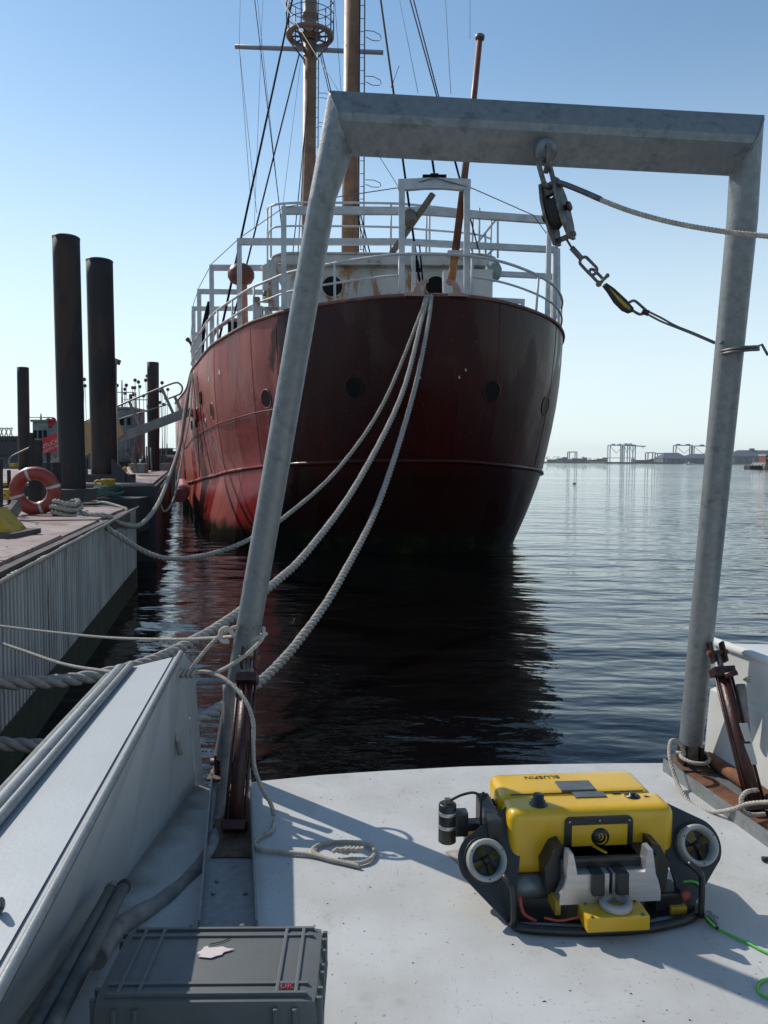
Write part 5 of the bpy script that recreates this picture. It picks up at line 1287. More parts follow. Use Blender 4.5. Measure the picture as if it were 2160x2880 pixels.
# ---- snatch block hanging from the padeye
sb = empty('snatch_block', P(1540, 560, 3.30), 'grey steel snatch block hanging tilted from the crossbeam padeye', 'pulley block')
b_t, b_b = P(1541, 500, 3.30), P(1586, 672, 3.28)
bd_ = (b_t - b_b).normalized()
side = V(.80, -.58, .12); side = (side - bd_ * side.dot(bd_)).normalized()   # sheave axle direction
edge_ = bd_.cross(side)
link(MB(), P(1537, 488, 3.29), .12, .065, .0105, bd_, (.75, .5, 0)).build('bow_shackle', M['castiron'], sb)
ctr_b = (P(1548, 520, 3.3) + b_b) / 2; Lh = (b_t - b_b).length / 2
def cheek(off, m, wf=1, name='cheek_plate'):
    poly = [(-.022 * wf, Lh * 1.0), (.022 * wf, Lh * 1.0), (.052 * wf, Lh * .45), (.060 * wf, 0), (.052 * wf, -Lh * .5), (.028 * wf, -Lh * .98), (-.028 * wf, -Lh * .98), (-.052 * wf, -Lh * .5), (-.06 * wf, 0), (-.052 * wf, Lh * .45)]
    MB().prism(poly, .012, frame(ctr_b + side * off, edge_, bd_)).build(name, m, sb)
cheek(-.034, M['castiron']); cheek(.030, M['castiron'])
MB().lathe([(.045, -.022), (.068, -.019), (.058, 0), (.068, .019), (.045, .022)], ctr_b, side, 28).build('sheave', M['blackrub'], sb)
MB().lathe([(.020, -.062), (.022, -.05), (.012, -.048), (.012, .048), (.022, .05), (.018, .06)], ctr_b, side, 12).build('axle_bolt', M['rustdark'], sb)
for q in (.72, -.86):
    MB().lathe([(.011, -.05), (.011, .05)], ctr_b + bd_ * Lh * q, side, 10).build('cheek_bolt', M['castiron'], sb)
MB().bar(ctr_b + bd_ * Lh * .75 - side * .03, ctr_b + bd_ * Lh * .75 + side * .03, .03, .05, bev=.005).build('head_block', M['castiron'], sb)
# rope through the block
rope('hoist_rope', PL([(1566, 512, 3.27), (1590, 520, 3.24), (1640, 540, 3.2), (1690, 562, 3.15), (1780, 596, 3.08), (1900, 628, 3.0), (2040, 652, 2.92), (2200, 668, 2.85)]), .010, M['ropewhite'], 'white braided rope leading from the snatch block to the right edge', 'rope', turns=4)
tag(MB().tube(spline(PL([(1560, 510, 3.275), (1590, 519, 3.238), (1640, 539, 3.198), (1690, 561, 3.148)]), 5), .0108, 8).build('rope_sleeve', M['wire']), 'dark skin for the shade painted on the rope just right of the snatch block', 'sleeve')  # dark tube added round the rope in place of the shade on it
# pendant: ferrule, thimble, shackle, swivel hook, wire strop
pn = empty('wire_pendant', P(1620, 720, 3.29), 'short wire pendant with thimble and shackle below the snatch block', 'wire pendant')
MB().tube(PL([(1590, 668, 3.28), (1610, 700, 3.285)]), .005, 6).build('wire', M['wire'], pn)
MB().tube(PL([(1607, 696, 3.285), (1638, 730, 3.29)]), .0115, 10).build('ferrule', M['wire'], pn)
link(MB(), P(1655, 748, 3.30), .085, .036, .0065, P(1672, 768, 3.3) - P(1634, 728, 3.3), (.6, -.3, .6)).build('thimble_eye', M['wire'], pn)
link(MB(), P(1676, 776, 3.31), .070, .040, .0065, P(1700, 800, 3.31) - P(1656, 756, 3.31), (.6, .6, .6)).build('shackle', M['castiron'], pn)
MB().tube(PL([(1682, 800, 3.31), (1708, 776, 3.30)]), .007, 8).ball(P(1708, 775, 3.3), .010, 8).ball(P(1684, 798, 3.31), .014, 8).build('shackle_pin', M['castiron'], pn)
hk_ = empty('snap_hook', P(1740, 830, 3.33), 'black snap hook with a yellow latch joining the pendant to the strop', 'hook')
ha, hb_ = P(1700, 800, 3.32), P(1778, 872, 3.36)
hd = (hb_ - ha).normalized(); hs_ = V(0, 0, 1) - hd * hd.z; hs_.normalize()
Mh = frame(ha, hd, hs_); Lk = (hb_ - ha).length
poly = [(0, .006), (Lk * .25, .012), (Lk * .7, .012), (Lk * .98, .006), (Lk * 1.03, -.006), (Lk * .98, -.020), (Lk * .8, -.030), (Lk * .5, -.028), (Lk * .2, -.014), (0, -.008)]
MB().prism(poly, .020, Mh).build('body', M['blackrub'], hk_)
poly = [(Lk * .12, -.002), (Lk * .9, -.004), (Lk * .93, -.012), (Lk * .75, -.019), (Lk * .5, -.016)]
MB().prism(poly, .023, Mh).build('latch', M['yellowdull'], hk_)
st_ = empty('wire_strop', P(1900, 900, 3.5), 'doubled wire strop looped round the right leg of the A-frame', 'wire strop')
MB().tube(spline(PL([(1770, 850, 3.35), (1785, 846, 3.36), (1805, 862, 3.37), (1818, 876, 3.38), (1800, 884, 3.38), (1780, 874, 3.36)]), 4), .006, 7).build('eye', M['wire'], st_)
MB().tube(spline(PL([(1815, 872, 3.38), (1860, 894, 3.42), (1900, 916, 3.45), (1950, 936, 3.48), (2010, 962, 3.50)]), 4), .0045, 7).tube(spline(PL([(1818, 882, 3.38), (1860, 904, 3.42), (1900, 920, 3.45), (1950, 940, 3.48), (2010, 966, 3.50)]), 4), .0045, 7).build('wire', M['wire'], st_)
MB().lathe([(.012, -.015), (.013, .015)], P(1815, 878, 3.38), (1, -.2, -.4), 10).build('clamp', M['rustdark'], st_)
lc = P(2079, 968, 3.62)
lp_ = [V(lc.x + .078 * math.cos(a_), lc.y + .085 * math.sin(a_), lc.z - .012 - .02 * math.sin(a_ * .5)) for a_ in [R(180 + k * 12) for k in range(31)]]
MB().tube(lp_, .0075, 8).tube([p + V(0, -.004, -.013) for p in lp_[:18]], .0065, 8).tube([lp_[15], lp_[15] + V(.02, -.01, .01), lp_[15] + V(.045, -.02, -.04)], .006, 6).build('leg_loop', M['wire'], st_)

# ---- lashings on the left leg
W_ = M['ropewhite']
def lr(name, l, r_, label, turns=4.5, n=8): return rope(name, PL(l), r_, W_, label, 'rope', 'white lashing lines on the left leg', turns=turns, n=n)
lr('lashing_line', [(-30, 1757, 5.2), (120, 1775, 4.9), (300, 1793, 4.6), (480, 1798, 4.2), (600, 1794, 3.9), (655, 1790, 3.72)], .0085, 'upper taut line from the left edge to the left leg')
lr('lashing_line', [(-30, 1798, 5.2), (60, 1828, 4.9), (180, 1868, 4.5), (300, 1888, 4.2), (400, 1902, 4.0), (500, 1900, 3.8), (540, 1893, 3.75), (585, 1890, 3.72), (640, 1915, 3.60), (690, 1970, 3.50), (712, 2030, 3.45), (712, 2100, 3.42), (716, 2160, 3.42), (738, 2220, 3.44),
    (762, 2262, 3.44), (772, 2300, 3.46)] , .010, 'line knotted at the bulwark corner and falling in a curve past the left cylinder')
pts = [P(772, 2300, 3.46)] + [G(x, y, .012) for x, y in ((765, 2335), (735, 2352), (716, 2368), (728, 2388), (790, 2396), (870, 2403), (940, 2420), (1000, 2428), (1040, 2418), (1054, 2395), (1035, 2376), (980, 2368), (915, 2372), (880, 2388), (905, 2410), (960, 2424), (1010, 2436))]
tag(laid_rope(MB(), spline(pts, 6), .009, 4.5).build('coiled_line', W_), 'white line lying in a loose coil on the sunlit deck', 'rope', 'white lashing lines on the left leg')
kp = G(970, 2395, .02); kb = MB()
for k in range(5): 
    kb.tube([kp + V(-.045 + .02 * k, .0, .0), kp + V(-.03 + .02 * k, -.012, .016), kp + V(-.01 + .02 * k, .0, .006), kp + V(.01 + .015 * k, .012, .012)], .009, 7)
tag(kb.build('rope_knot', W_), 'small knotted bundle inside the loose coil on deck', 'knot')
lr('lashing_line', [(524, 1900, 3.75), (560, 1850, 3.74), (610, 1795, 3.72), (650, 1768, 3.70), (668, 1762, 3.70)], .0095, 'short line from the knot up to the left of the left leg')
lr('lashing_line', [(742, 1765, 3.74), (738, 1795, 3.66), (700, 1835, 3.60), (650, 1870, 3.62), (598, 1897, 3.70)], .0095, 'short line crossing in front of the left leg down towards the knot')
lc = P(706, 1795, 3.80)
lp2 = [V(lc.x + .072 * math.cos(a_), lc.y - .0 + .072 * math.sin(a_), lc.z - .008 * math.sin(a_) + .02 * math.cos(a_)) for a_ in [R(k * 15) for k in range(25)]]
tag(laid_rope(MB(), lp2, .010, 4.5).build('rope_turn', W_), 'white rope turn wrapped round the left leg', 'rope')
kb = MB()
c0 = P(528, 1893, 3.75)
for k in range(4): kb.tube([c0 + V(-.05 + .022 * k, 0, -.02), c0 + V(-.04 + .022 * k, -.014, .0), c0 + V(-.025 + .022 * k, 0, .022)], .0095, 7)
tag(kb.build('rope_knot', W_), 'white knot hanging at the upper corner of the grey bulwark', 'knot')
c0 = P(650, 1778, 3.68); kb = MB()
kb.tube(spline([c0 + V(.02, 0, -.02), c0 + V(-.02, 0, .02), c0 + V(-.05, 0, .0), c0 + V(-.045, 0, -.04), c0 + V(-.01, -.01, -.045)], 4), .011, 8)
tag(kb.build('rope_knot', W_), 'white knot on the left side of the left leg', 'knot')
lr('lashing_line', [(272, 1940, 3.95), (280, 1920, 3.9), (310, 1910, 3.85), (350, 1916, 3.8), (400, 1915, 3.75), (450, 1910, 3.72), (478, 1925, 3.68), (488, 1975, 3.62), (490, 2040, 3.6), (505, 2110, 3.58)], .0095, 'loose line lying over the gunwale and dangling down the inner bulwark face')
kb = MB(); c0 = P(355, 1920, 3.78)
for k in range(3): kb.tube([c0 + V(-.03 + .02 * k, 0, -.012), c0 + V(-.02 + .02 * k, -.012, .008), c0 + V(.0 + .02 * k, 0, -.01)], .009, 7)
tag(kb.build('rope_knot', M['rope']), 'small dark knot lying on the grey gunwale', 'knot')
tag(MB().tube([P(500, 2085, 3.59), P(508, 2125, 3.57)], .013, 8).build('rope_tail', M['rope']), 'taped end of the line dangling on the inner bulwark', 'rope end')
# ropes at right leg
lc = P(1955, 2128, 4.02)
lp3 = [V(lc.x + .073 * math.cos(a_), lc.y + .073 * math.sin(a_), lc.z + .01 * math.sin(a_)) for a_ in [R(k * 15) for k in range(25)]]
tag(laid_rope(MB(), lp3, .011, 4.5).build('rope_turn', W_), 'white rope turn wrapped round the foot of the right leg', 'rope')
rope('slack_line', PL([(1925, 2125, 3.96), (1918, 2100, 3.95), (1900, 2082, 3.93), (1885, 2090, 3.9), (1884, 2130, 3.85), (1900, 2190, 3.78), (1918, 2228, 3.70), (1950, 2266, 3.6), (2005, 2283, 3.5), (2060, 2276, 3.42), (2110, 2260, 3.38), (2200, 2254, 3.3)]), .0105, W_, 'white slack line hanging in a big loop from the foot of the right leg', 'rope', turns=4.5)
rope('slack_line', PL([(2130, 2222, 3.50), (2100, 2228, 3.45), (2084, 2250, 3.42), (2092, 2282, 3.40), (2120, 2292, 3.40), (2150, 2290, 3.42)]), .0105, W_, 'small white loop of line round the foot of the right cylinder', 'rope', turns=4.5)

# ---- sleeved hose
hp_ = PL([(640, 1925, 3.62), (641, 2000, 3.60), (640, 2090, 3.58), (632, 2200, 3.52), (618, 2280, 3.44), (606, 2330, 3.36)])
hp_ += PL([(600, 2365, 3.2), (590, 2395, 3.12), (560, 2440, 3.0), (515, 2490, 2.88), (450, 2540, 2.74), (380, 2578, 2.62), (320, 2620, 2.5), (270, 2700, 2.3)])
tag(MB().tube(spline(hp_, 6), [.022 + .0012 * math.sin(k * .9) + .010 * min(1, max(0, (k - 18) / 40)) for k in range((len(hp_) - 1) * 6 + 1)], 12).build('sleeved_hose', M['hose']), 'thick hose in a grey fabric sleeve curving down from the left cylinder across the deck', 'hose')
tag(MB().tube(PL([(652, 1925, 3.70), (645, 2050, 3.68), (628, 2170, 3.66)]), [.022, .02, .018], 10).build('hose_sleeve', M['hose']), 'pale fabric sleeve standing against the left leg', 'hose')
# ---- grey tubes leaning in the corner
for (xa, ya, xb, yb, lb_) in ((312, 2505, 60, 2960, 'grey tube with a pale capped end, nearer the bulwark'), (345, 2500, 110, 2960, 'darker grey tube with an open end, nearer the case')):
    a, b2 = G(xa, ya, .16), G(xb, yb, .28)
    t = empty('grey_tube', V(a.x, a.y, 0), lb_, 'tube')
    MB().tube([a, b2], .021, 14).build('pipe', M['tubegrey'], t)
    MB().lathe([(.021, 0), (.024, .004), (.022, .03), (.012, .045), (.001, .047)], a, (a - b2), 14).build('end_cap', M['galv'] if 'pale' in lb_ else M['blackrub'], t)
rope('loose_cord', [G(-40, 2550, .6), G(0, 2530, .66), G(6, 2550, .63), G(-10, 2575, .62)], .006, M['wire'], 'thin grey cord loop at the left edge of the gunwale', 'cord', laid=False)

# ================================================================== equipment case
CZ = .32
c_bl, c_br, c_fl, c_fr = G(318, 2606, CZ), G(890, 2598, CZ), G(262, 2795, CZ), G(912, 2795, CZ)
cx_ = (c_fl + c_fr + c_bl + c_br) / 4
cxv = ((c_fr - c_fl).normalized() + (c_br - c_bl).normalized()).normalized(); cyv = V(-cxv.y, cxv.x, 0)
cw = .540; cdp = .31
c_orig = (c_bl + c_br) / 2 + cxv * .040 + cyv * .006 + cyv * .0 - cyv * cdp / 2 - cxv * .008; c_orig.z = 0
case = empty('equipment_case', c_orig, 'grey ribbed plastic equipment case with a torn white sticker on its lid', 'case')
Mc = frame(c_orig, cxv, cyv)
def cbx(name, c, s_, m, bev=.0, par=None): return MB().box(c, s_, M=Mc, bev=bev).build(name, m, par or case)
body = cbx('base', (0, 0, .10), (cw, cdp, .20), M['case'], .028)
lid = cbx('lid', (0, 0, .262), (cw, cdp, .112), M['case'], .040)
for o in (body, lid): auto_smooth(o, 40)
cbx('lid_seam', (0, 0, .203), (cw + .016, cdp + .016, .012), M['case'], .004)
# ribs over the lid
for x in (-.213, -.163, .168, .214):
    r_ = MB().box((x, 0, CZ - .001), (.009, cdp - .05, .010), M=Mc, bev=.002)
    r_.box((x, -cdp / 2 - .002, .17), (.011, .012, .26), M=Mc, bev=.003).box((x, cdp / 2 + .002, .17), (.011, .012, .26), M=Mc, bev=.003)
    r_.build('lid_rib', M['case'], lid)
for y in (.132, .100, -.095, -.130):
    MB().box((0, y, CZ - .0015), (cw - .055, .009, .010), M=Mc, bev=.002).build('lid_rib', M['case'], lid)
    for sx in (-1, 1): MB().box((sx * (cw / 2 + .001), y, .26), (.014, .010, .10), M=Mc, bev=.003).build('corner_rib', M['case'], lid)
for y in (.06, .0, -.03): MB().box((cw / 2 + .001, y, .26), (.014, .010, .09), M=Mc, bev=.003).build('corner_rib', M['case'], lid)
for x in (-.10, .04): MB().box((x, cdp / 2 + .004, .30), (.012, .012, .03), M=Mc, bev=.002).build('hinge_tab', M['case'], lid)
MB().tube([Mc @ V(cw / 2, -.10, .20), Mc @ V(cw / 2 + .022, -.10, .20), Mc @ V(cw / 2 + .026, -.10, .212)], .005, 6).build('latch_hook', M['blackrub'], case)
pl_ = MB().box((.191, -.1125, CZ + .002), (.036, .024, .003), M=Mc).build('logo_plate', M['black'], case)
text_mesh('logo_lettering', 'UK', .024, frame(Mc @ V(.191, -.113, CZ + .0045), cxv, cyv), M['redlogo'], pl_, .0008)
sk = [(-.052, -.004), (-.040, .008), (-.036, .024), (-.026, .030), (-.020, .020), (-.004, .022), (.022, .026), (.040, .016), (.060, .014), (.044, .004), (.030, -.002), (.026, -.014), (.012, -.020), (-.004, -.030), (-.030, -.026), (-.046, -.022), (-.036, -.014), (-.052, -.012), (-.044, -.008)]
MB().prism([(x * .85 - .012, y * .85 + .028) for x, y in sk], .0015, frame(Mc @ V(0, 0, CZ + .0015), cxv, cyv)).build('torn_sticker', M['sticker'], case)
MB().tube([Mc @ V(-.03, .062, CZ + .001), Mc @ V(.0, .072, CZ + .001), Mc @ V(.02, .088, CZ + .001)], .0015, 4).build('scratch', M['blackrub'], case)

# ================================================================== underwater vehicle
o0, o1 = G(1455, 2618), G(1955, 2594)
rvx = (o1 - o0).normalized(); rvy = V(-rvx.y, rvx.x, 0)
ro_ = (o0 + o1) / 2
rov = empty('underwater_vehicle', ro_, 'yellow underwater vehicle with black side plates and two white-ringed thrusters on the deck', 'underwater robot')
Mv = frame(ro_, rvx, rvy)
def vb(name, c, s_, m, bev=0, par=None, rot=None):
    o = MB().box(c, s_, M=Mv, bev=bev, rot=rot).build(name, m, par or rov); return o
def vt(name, pts, r_, m, par=None, n=5, seg=10):
    return MB().tube([Mv @ p for p in spline([V(*q) for q in pts], n)], r_, seg).build(name, m, par or rov)
def bigbev(name, c, s_, m, b, par=None, segs=5):
    bm = bmesh.new(); bmesh.ops.create_cube(bm, size=1)
    for v in bm.verts: v.co = Vector((v.co.x * s_[0], v.co.y * s_[1], v.co.z * s_[2]))
    # shape upper edges
    bmesh.ops.bevel(bm, geom=bm.edges[:], offset=b, segments=segs, profile=.6, affect='EDGES')
    bm.verts.index_update()
    mb = MB(); mb.add([Mv @ (v.co + V(*c)) for v in bm.verts], [[v.index for v in f.verts] for f in bm.faces], True); bm.free()
    return mb.build(name, m, par or rov)
BW = .60
# yellow body: lower shell + raised upper deck shell; the underside steps up in the middle
fb = .13                                     # front face y
body = bigbev('body_shell', (-.008, fb + .075, .238), (BW + .012, .15, .236), M['yellow'], .042)
bigbev('upper_shell', (-.022, fb + .24, .242), (BW - .01, .22, .238), M['yellow'], .045)
vb('seam', (-.02, fb + .1475, .353), (BW - .09, .006, .008), M['black'])
hm_ = mat('grey_hatch', (.06, .07, .07), (.10, .11, .11), 20, .4)
vb('top_hatch', (-.012, fb + .193, .3625), (.135, .085, .007), hm_, .003)
vb('top_hatch', (.018, fb + .122, .3575), (.120, .050, .007), hm_, .003)
MB().lathe([(.034, -.02), (.034, .016), (.026, .018), (.026, .03), (.020, .031), (.020, .052), (.016, .054), (.001, .054)], Mv @ V(-.195, fb + .06, .3405), (0, 0, 1), 20).build('pressure_plug', M['black'], rov)
MB().lathe([(.028, 0), (.028, .006), (.012, .006), (.012, .016), (.001, .017)], Mv @ V(.175, fb + .10, .3535), (0, 0, 1), 16).build('vent_plug', M['black'], rov)
vb('vent_notch', (.125, fb + .13, .3575), (.03, .014, .005), M['black'])
text_mesh('body_lettering', 'BLUEFIN', .038, Mv @ frame((-.115, fb + .285, .3618), (-1, 0, 0), (0, -1, 0)), M['black'], rov, .0008)
vb('side_badge', (-.318, fb + .22, .27), (.003, .05, .06), M['black'])
# front panel frame, inner panel, badge
def rr2(x0, x1, z0, z1, r_, n=5):
    out = []
    for cxx, czz, a0 in ((x1 - r_, z1 - r_, 0), (x0 + r_, z1 - r_, 90)):
        for k in range(n + 1): a_ = R(a0 + 90 * k / n); out.append((cxx + r_ * math.cos(a_), czz + r_ * math.sin(a_)))
    return out + [(x0, z0), (x1, z0)]
Mf = Mv @ frame((0, fb - .004, 0), (1, 0, 0), (0, 0, 1))
MB().prism(rr2(-.115, .135, .165, .332, .02), .010, Mf).build('panel_frame', M['black'], rov)
MB().prism([(-.092, .17), (.112, .17), (.112, .306), (-.092, .306)], .006, Mv @ frame((0, fb - .011, 0), (1, 0, 0), (0, 0, 1))).build('inner_panel', M['yellow'], rov)
bc = V(.012, fb - .0155, .262)
bd1 = MB().lathe([(.001, .001), (.033, .001), (.033, -.001)], Mv @ bc, Mv.to_3x3() @ V(0, -1, 0), 28).build('badge', M['black'], rov)
def arc_band(c, r0, r1, a0, a1, name, off, n=10):
    vs = []; fs = []
    for k in range(n + 1):
        a_ = R(a0 + (a1 - a0) * k / n); t_ = math.sin(math.pi * k / n)
        rr0, rr1 = r0, r0 + (r1 - r0) * (.15 + .85 * t_)
        vs += [Mv @ V(c.x + off[0] + rr0 * math.cos(a_), c.y - .0022, c.z + off[1] + rr0 * math.sin(a_)), Mv @ V(c.x + off[0] + rr1 * math.cos(a_), c.y - .0022, c.z + off[1] + rr1 * math.sin(a_))]
    fs = [(2 * k, 2 * k + 1, 2 * k + 3, 2 * k + 2) for k in range(n)]
    MB().add(vs, fs).build(name, M['yellow'], bd1)
arc_band(bc, .022, .027, -120, 40, 'badge_arc', (-.002, -.001)); arc_band(bc, .013, .017, -95, 75, 'badge_arc', (-.006, .002)); arc_band(bc, .008, .011, -80, 80, 'badge_arc', (-.012, .003))
for (x, z) in ((-.10, .318), (.01, .320), (.12, .318)):
    MB().lathe([(.004, 0), (.004, .003), (.001, .003)], Mv @ V(x, fb - .010, z), Mv.to_3x3() @ V(0, -1, 0), 8).build('screw', M['alu'], rov)
# side plates (upright, facing the viewer) that carry the thrusters
TS = V(0, .48, .877)
MT = Mv @ frame((0, .03, 0), (1, 0, 0), TS)
TN = Mv.to_3x3() @ V(0, -.877, .48)
def plate(poly, y, th_, name='side_plate'):
    return MB().prism(poly, th_, MT @ Matrix.Translation((0, 0, -y))).build(name, M['black'], rov)
tl_c = (-.402, .21); tr_c = (.378, .232)
def arcp(c, r_, a0, a1, n=10): return [(c[0] + r_ * math.cos(R(a0 + (a1 - a0) * k / n)), c[1] + r_ * math.sin(R(a0 + (a1 - a0) * k / n))) for k in range(n + 1)]
plate([(-.26, .40), (-.31, .385)] + arcp(tl_c, .098, 118, 212) + [(-.335, .0), (-.315, .0), (-.305, .08), (-.28, .2), (-.26, .3)], .0, .012)
plate([(.22, .41), (.27, .395)] + arcp(tr_c, .098, 60, -32)[:] + [(.325, .03), (.31, .0), (.29, .0), (.28, .1), (.25, .3)], .0, .012)
for c in (tl_c, tr_c):
    w3 = MT @ V(c[0], c[1], .02); axv = TN
    th_ = MB().lathe([(.052, -.055), (.050, -.01), (.053, .02), (.060, .032), (.068, .030), (.071, .02), (.071, -.03), (.068, -.055), (.052, -.055)], w3, axv, 36, cap=False).build('thruster_nozzle', M['nozzle'], rov)
    MB().lathe([(.072, -.035), (.080, -.035), (.080, -.008), (.072, -.008)], w3, axv, 32, cap=False).build('nozzle_clamp', M['black'], th_)
    MB().lathe([(.018, -.06), (.020, -.02), (.012, .012), (.001, .018)], w3, axv, 16).build('hub', M['black'], th_)
    for k in range(4):
        a_ = R(90 * k + 35); rx = Mv.to_3x3()
        e1_ = rx @ (V(1, 0, 0) * math.cos(a_) + TS * math.sin(a_)); e2_ = rx @ (V(-1, 0, 0) * math.sin(a_) + TS * math.cos(a_))
        vs = [w3 + e1_ * .014 - e2_ * .010 + axv * .004, w3 + e1_ * .047 - e2_ * .022 + axv * .008, w3 + e1_ * .048 + e2_ * .016 - axv * .016, w3 + e1_ * .014 + e2_ * .010 - axv * .008]
        MB().add(vs + [v - axv * .003 for v in vs], [(0, 1, 2, 3), (7, 6, 5, 4), (0, 4, 5, 1), (1, 5, 6, 2), (2, 6, 7, 3), (3, 7, 4, 0)]).build('propeller_blade', M['prop'], th_)
    for k in range(3):
        a_ = R(120 * k + 90)
        MB().bar(w3 - axv * .045, w3 - axv * .045 + (Mv.to_3x3() @ (V(1, 0, 0) * math.cos(a_) + TS * math.sin(a_))) * .052, .006, .02, up=axv).build('stator_vane', M['black'], th_)
    for k in range(3):
        a_ = R(120 * k + 30); MB().lathe([(.003, 0), (.001, .003)], w3 + axv * .033 + (Mv.to_3x3() @ (V(1, 0, 0) * math.cos(a_) + TS * math.sin(a_))) * .063, axv, 6).build('screw', M['blackrub'], th_)
# yellow thruster body behind the left ring
MB().lathe([(.06, -.14), (.080, -.10), (.080, -.06)], MT @ V(tl_c[0], tl_c[1] + .01, .02), TN, 24).build('thruster_fairing', M['yellow'], rov)
# skid: black base plate with curved nose, and guards
sp = [(-.33, -.0 + .02), (-.30, -.015), (-.15, -.045), (.02, -.055), (.15, -.045), (.28, -.01), (.335, .03), (.345, .08), (.30, .20), (.28, .42), (-.28, .42), (-.33, .20), (-.345, .07)]
outer = [Mv @ V(x, y, .018) for x, y in sp]
MB().tube(spline(outer[:9], 4), .016, 8).build('skid_bumper', M['black'], rov)
ins = [(-.31, .05), (-.10, .02), (.14, .02), (.31, .06), (.28, .42), (-.28, .42)]
MB().prism(ins, .012, Mv @ Matrix.Translation((0, 0, .010))).build('skid_plate', M['black'], rov)
vt('guard_rod', ((-.36, .03, .18), (-.345, .0, .165), (-.335, -.005, .14), (-.33, -.005, .02)), .011, M['black'], n=4)
vt('guard_rod', ((.30, .03, .20), (.325, .0, .18), (.335, -.003, .15), (.335, -.003, .02)), .011, M['black'], n=4)
# sonar head: aluminium flanks around a black core
y0, y1 = .0, .12
core = vb('sonar_core', (.015, .085, .165), (.35, .11, .13), M['black'], .012)
def flank(poly, name): return MB().prism(poly, .05, Mv @ frame((0, .012, .030), (1, 0, 0), (0, 0, 1))).build(name, M['alu'], rov)
flank([(-.175, .062), (-.002, .062), (-.002, .166), (-.115, .166), (-.122, .205), (-.130, .238), (-.146, .240), (-.152, .18), (-.15, .15), (-.162, .11), (-.175, .085)], 'sonar_flank')
flank([(.010, .062), (.182, .062), (.182, .095), (.174, .13), (.162, .16), (.158, .19), (.149, .245), (.132, .243), (.127, .205), (.124, .166), (.010, .166)], 'sonar_flank')
vb('sonar_cap', (.003, .095, .205), (.262, .12, .05), M['black'], .012)
for x in (-.045, .040): vb('sonar_strap', (x, .004, .165), (.042, .072, .075), M['black'], .004)
vb('stripe', (.0, .085, .2315), (.012, .06, .003), M['yellow'], 0, rot=Matrix.Rotation(R(28), 3, 'Z'))
for s_ in (-1, 1):
    MB().prism([(.155 * s_ + .015, .05), (.215 * s_ + .015, .07), (.225 * s_ + .015, .16), (.19 * s_ + .015, .225), (.16 * s_ + .015, .235)], .10, Mv @ frame((0, .10, .03), (1, 0, 0), (0, 0, 1))).build('sonar_cheek', M['black'], rov)
vb('side_block', (-.175, .045, .075), (.02, .09, .055), M['yellowdull'], .004)
for x in (-.056, .07): vb('bracket_edge', (x, -.0145, .115), (.004, .004, .05), M['alu'])
# lower tube behind
MB().lathe([(.045, -.13), (.045, .13)], Mv @ V(-.24, .15, .075), Mv.to_3x3() @ V(1, 0, 0), 18).build('electronics_bottle', M['galv'], rov)
vb('deck_box', (.24, .09, .05), (.10, .10, .07), M['black'], .01); vb('deck_box', (.27, .04, .028), (.06, .03, .03), M['yellowdull'], .006)
MB().lathe([(.010, 0), (.018, .004), (.018, .012), (.008, .016)], Mv @ V(.285, .02, .09), Mv.to_3x3() @ V(0, -1, .3), 14).build('orange_plug', M['orange'], rov)
# front float with white ring
fl_ = MB().box((.000, -.050, .068), (.215, .100, .050), M=Mv, bev=.006).build('nose_float', M['yellow'], rov)
MB().lathe([(.030, 0), (.053, 0), (.055, .006), (.055, .020), (.050, .024), (.034, .024), (.030, .018), (.030, 0)], Mv @ V(.012, -.040, .0935), (0, 0, 1), 32, cap=False).build('float_ring', M['nozzle'], fl_)
for x, y in ((-.085, -.022), (.09, -.022), (-.09, -.10), (.085, -.10)):
    MB().lathe([(.006, 0), (.006, .004), (.001, .005)], Mv @ V(x, y + .008, .093), (0, 0, 1), 8).build('screw', M['castiron'], fl_)
# camera cylinder at far left with bracket, hoses
cc_ = Mv @ V(-.515, .27, .188)
cam_c = MB().lathe([(.029, 0), (.033, .003), (.033, .143), (.029, .147)], cc_, (0, 0, 1), 24).build('camera_can', M['black'], rov)
for z in (.055, .105): MB().lathe([(.0334, 0), (.0343, .001), (.0343, .012), (.0334, .013)], cc_ + V(0, 0, z), (0, 0, 1), 24, cap=False).build('clamp_band', M['alu'], cam_c)
vb('camera_bracket', (-.465, .27, .26), (.05, .05, .09), M['black'], .008); vb('bracket_arm', (-.41, .27, .25), (.07, .05, .03), M['black'], .006)
vb('connector', (-.515, .27, .34), (.022, .022, .026), M['castiron'], .004)
vt('cable', ((-.505, .27, .345), (-.46, .27, .365), (-.415, .26, .375), (-.395, .25, .35), (-.395, .24, .26), (-.38, .23, .20)), .005, M['blackrub'])
for k in range(6):
    x = -.36 + k * .012
    vt('cable', ((x, .36, .33 - k * .01), (x - .02 - .01 * k, .30, .31), (x - .01, .22, .25), (x + .02, .18, .15 + .01 * k)), .006, M['blackrub'], n=4)
vb('side_frame', (-.36, .27, .24), (.05, .24, .16), M['black'], .012)
vb('rear_plate', (-.40, .31, .13), (.09, .02, .18), M['alu'], .002)
vt('cable', ((-.30, .04, .10), (-.29, .02, .05), (-.25, .0, .03)), .006, M['redcable'])
vt('cable', ((-.23, -.02, .055), (-.18, -.03, .048), (-.12, -.035, .060), (-.06, -.03, .075)), .004, M['redcable'])
vt('cable', ((.33, .02, .05), (.35, -.01, .03), (.37, -.02, .035), (.385, -.03, .03)), .004, M['hose'])
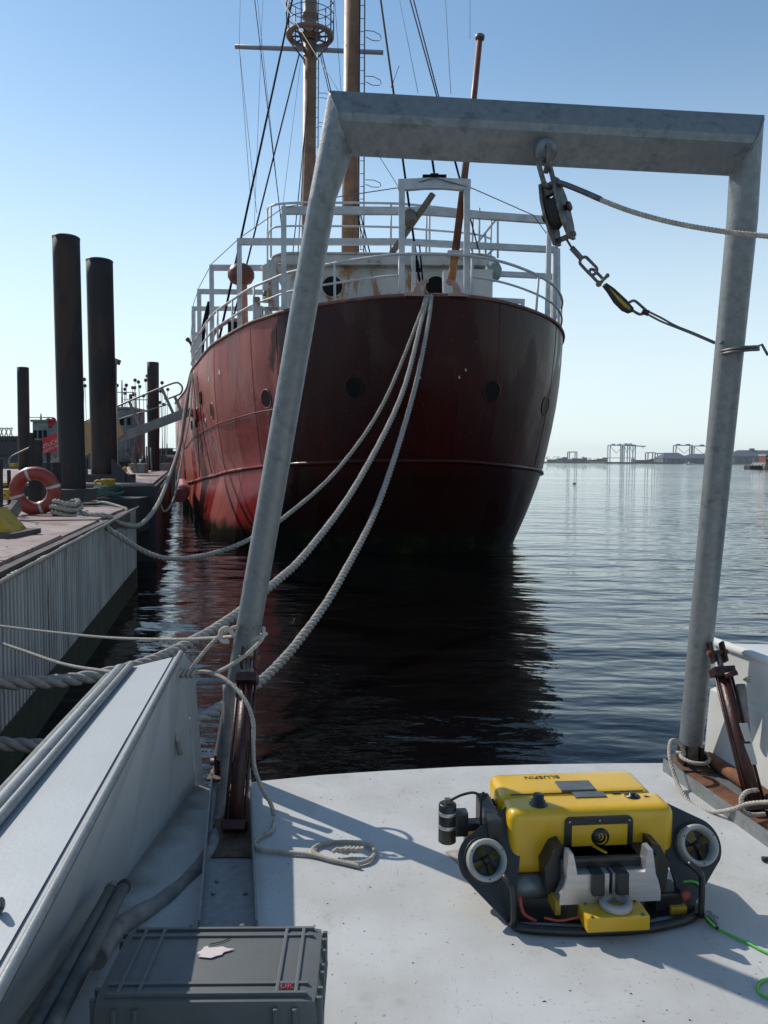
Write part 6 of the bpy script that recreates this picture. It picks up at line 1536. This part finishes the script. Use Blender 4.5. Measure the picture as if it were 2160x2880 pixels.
# green tether
def GG(x, y, z=.006): return G(x, y, z)
tp_ = [P(1865, 2500, 2.78), P(1905, 2484, 2.74), P(1945, 2478, 2.72), P(1968, 2492, 2.72), P(1976, 2530, 2.72), P(1978, 2565, 2.73), GG(1985, 2578, .03), GG(2005, 2600, .02), GG(2020, 2612)]
tag(MB().tube(spline(tp_, 6), .0045, 7).build('green_tether', M['green']), 'lime green cable arching out of the vehicle to the deck connector', 'cable', 'green tether')
tag(MB().tube(spline([GG(2018, 2612), GG(2060, 2632), GG(2110, 2656), GG(2140, 2672), GG(2200, 2700)], 6), .0045, 7).build('green_tether', M['green']), 'lime green cable running from the connector to the right edge', 'cable', 'green tether')
tag(MB().tube(spline([GG(2200, 2745), GG(2150, 2755), GG(2130, 2775), GG(2140, 2795), GG(2175, 2812), GG(2230, 2830)], 6), .0045, 7).build('green_tether', M['green']), 'lime green loop of cable lying at the lower right edge', 'cable', 'green tether')
t = empty('cable_connector', GG(1998, 2590), 'black cable connector with a pale tag on the deck right of the vehicle', 'connector')
MB().tube([GG(1972, 2562, .03), GG(1995, 2590, .02), GG(2018, 2612, .01)], [.008, .010, .006], 10).build('plug', M['blackrub'], t)
MB().add([GG(1985, 2560, .025), GG(2000, 2562, .025), GG(2020, 2600, .008), GG(2008, 2604, .008)], [(0, 1, 2, 3)]).build('tag_strip', M['hose'], t)
tag(MB().tube([GG(2143, 2415, .012), GG(2175, 2417, .012)], .010, 8).build('deck_fastener', M['blackrub']), 'small black fitting lying on the deck at the right edge', 'fitting')
# specks of grit on the deck
sp_ = MB()
for k in range(260):
    x = rnd.uniform(-.6, 2.2); y = rnd.uniform(1.9, 4.0); s_ = rnd.uniform(.0015, .005)
    sp_.add([V(x - s_, y, .001), V(x + s_, y - s_ * .4, .001), V(x + s_ * .2, y + s_, .001), V(x, y, s_ * .7)], [(0, 1, 3), (1, 2, 3), (2, 0, 3)])
tag(sp_.build('deck_grit', M['darkwood']), kind='stuff')

# ================================================================== haze
hz = MB().box((0, 2400, 44), (7000, 5600, 92)).build('haze', M['glass'])
tag(hz, kind='stuff')
hm = bpy.data.materials.new('haze'); hm.use_nodes = True; t = hm.node_tree
t.nodes.remove(t.nodes['Principled BSDF'])
pv = t.nodes.new('ShaderNodeVolumePrincipled'); pv.inputs['Color'].default_value = (.80, .88, .96, 1); pv.inputs['Density'].default_value = .00008; pv.inputs['Anisotropy'].default_value = .2
t.links.new(pv.outputs[0], t.nodes['Material Output'].inputs['Volume'])
hz.data.materials.clear(); hz.data.materials.append(hm)
bpy.data.curves.remove(FONT)
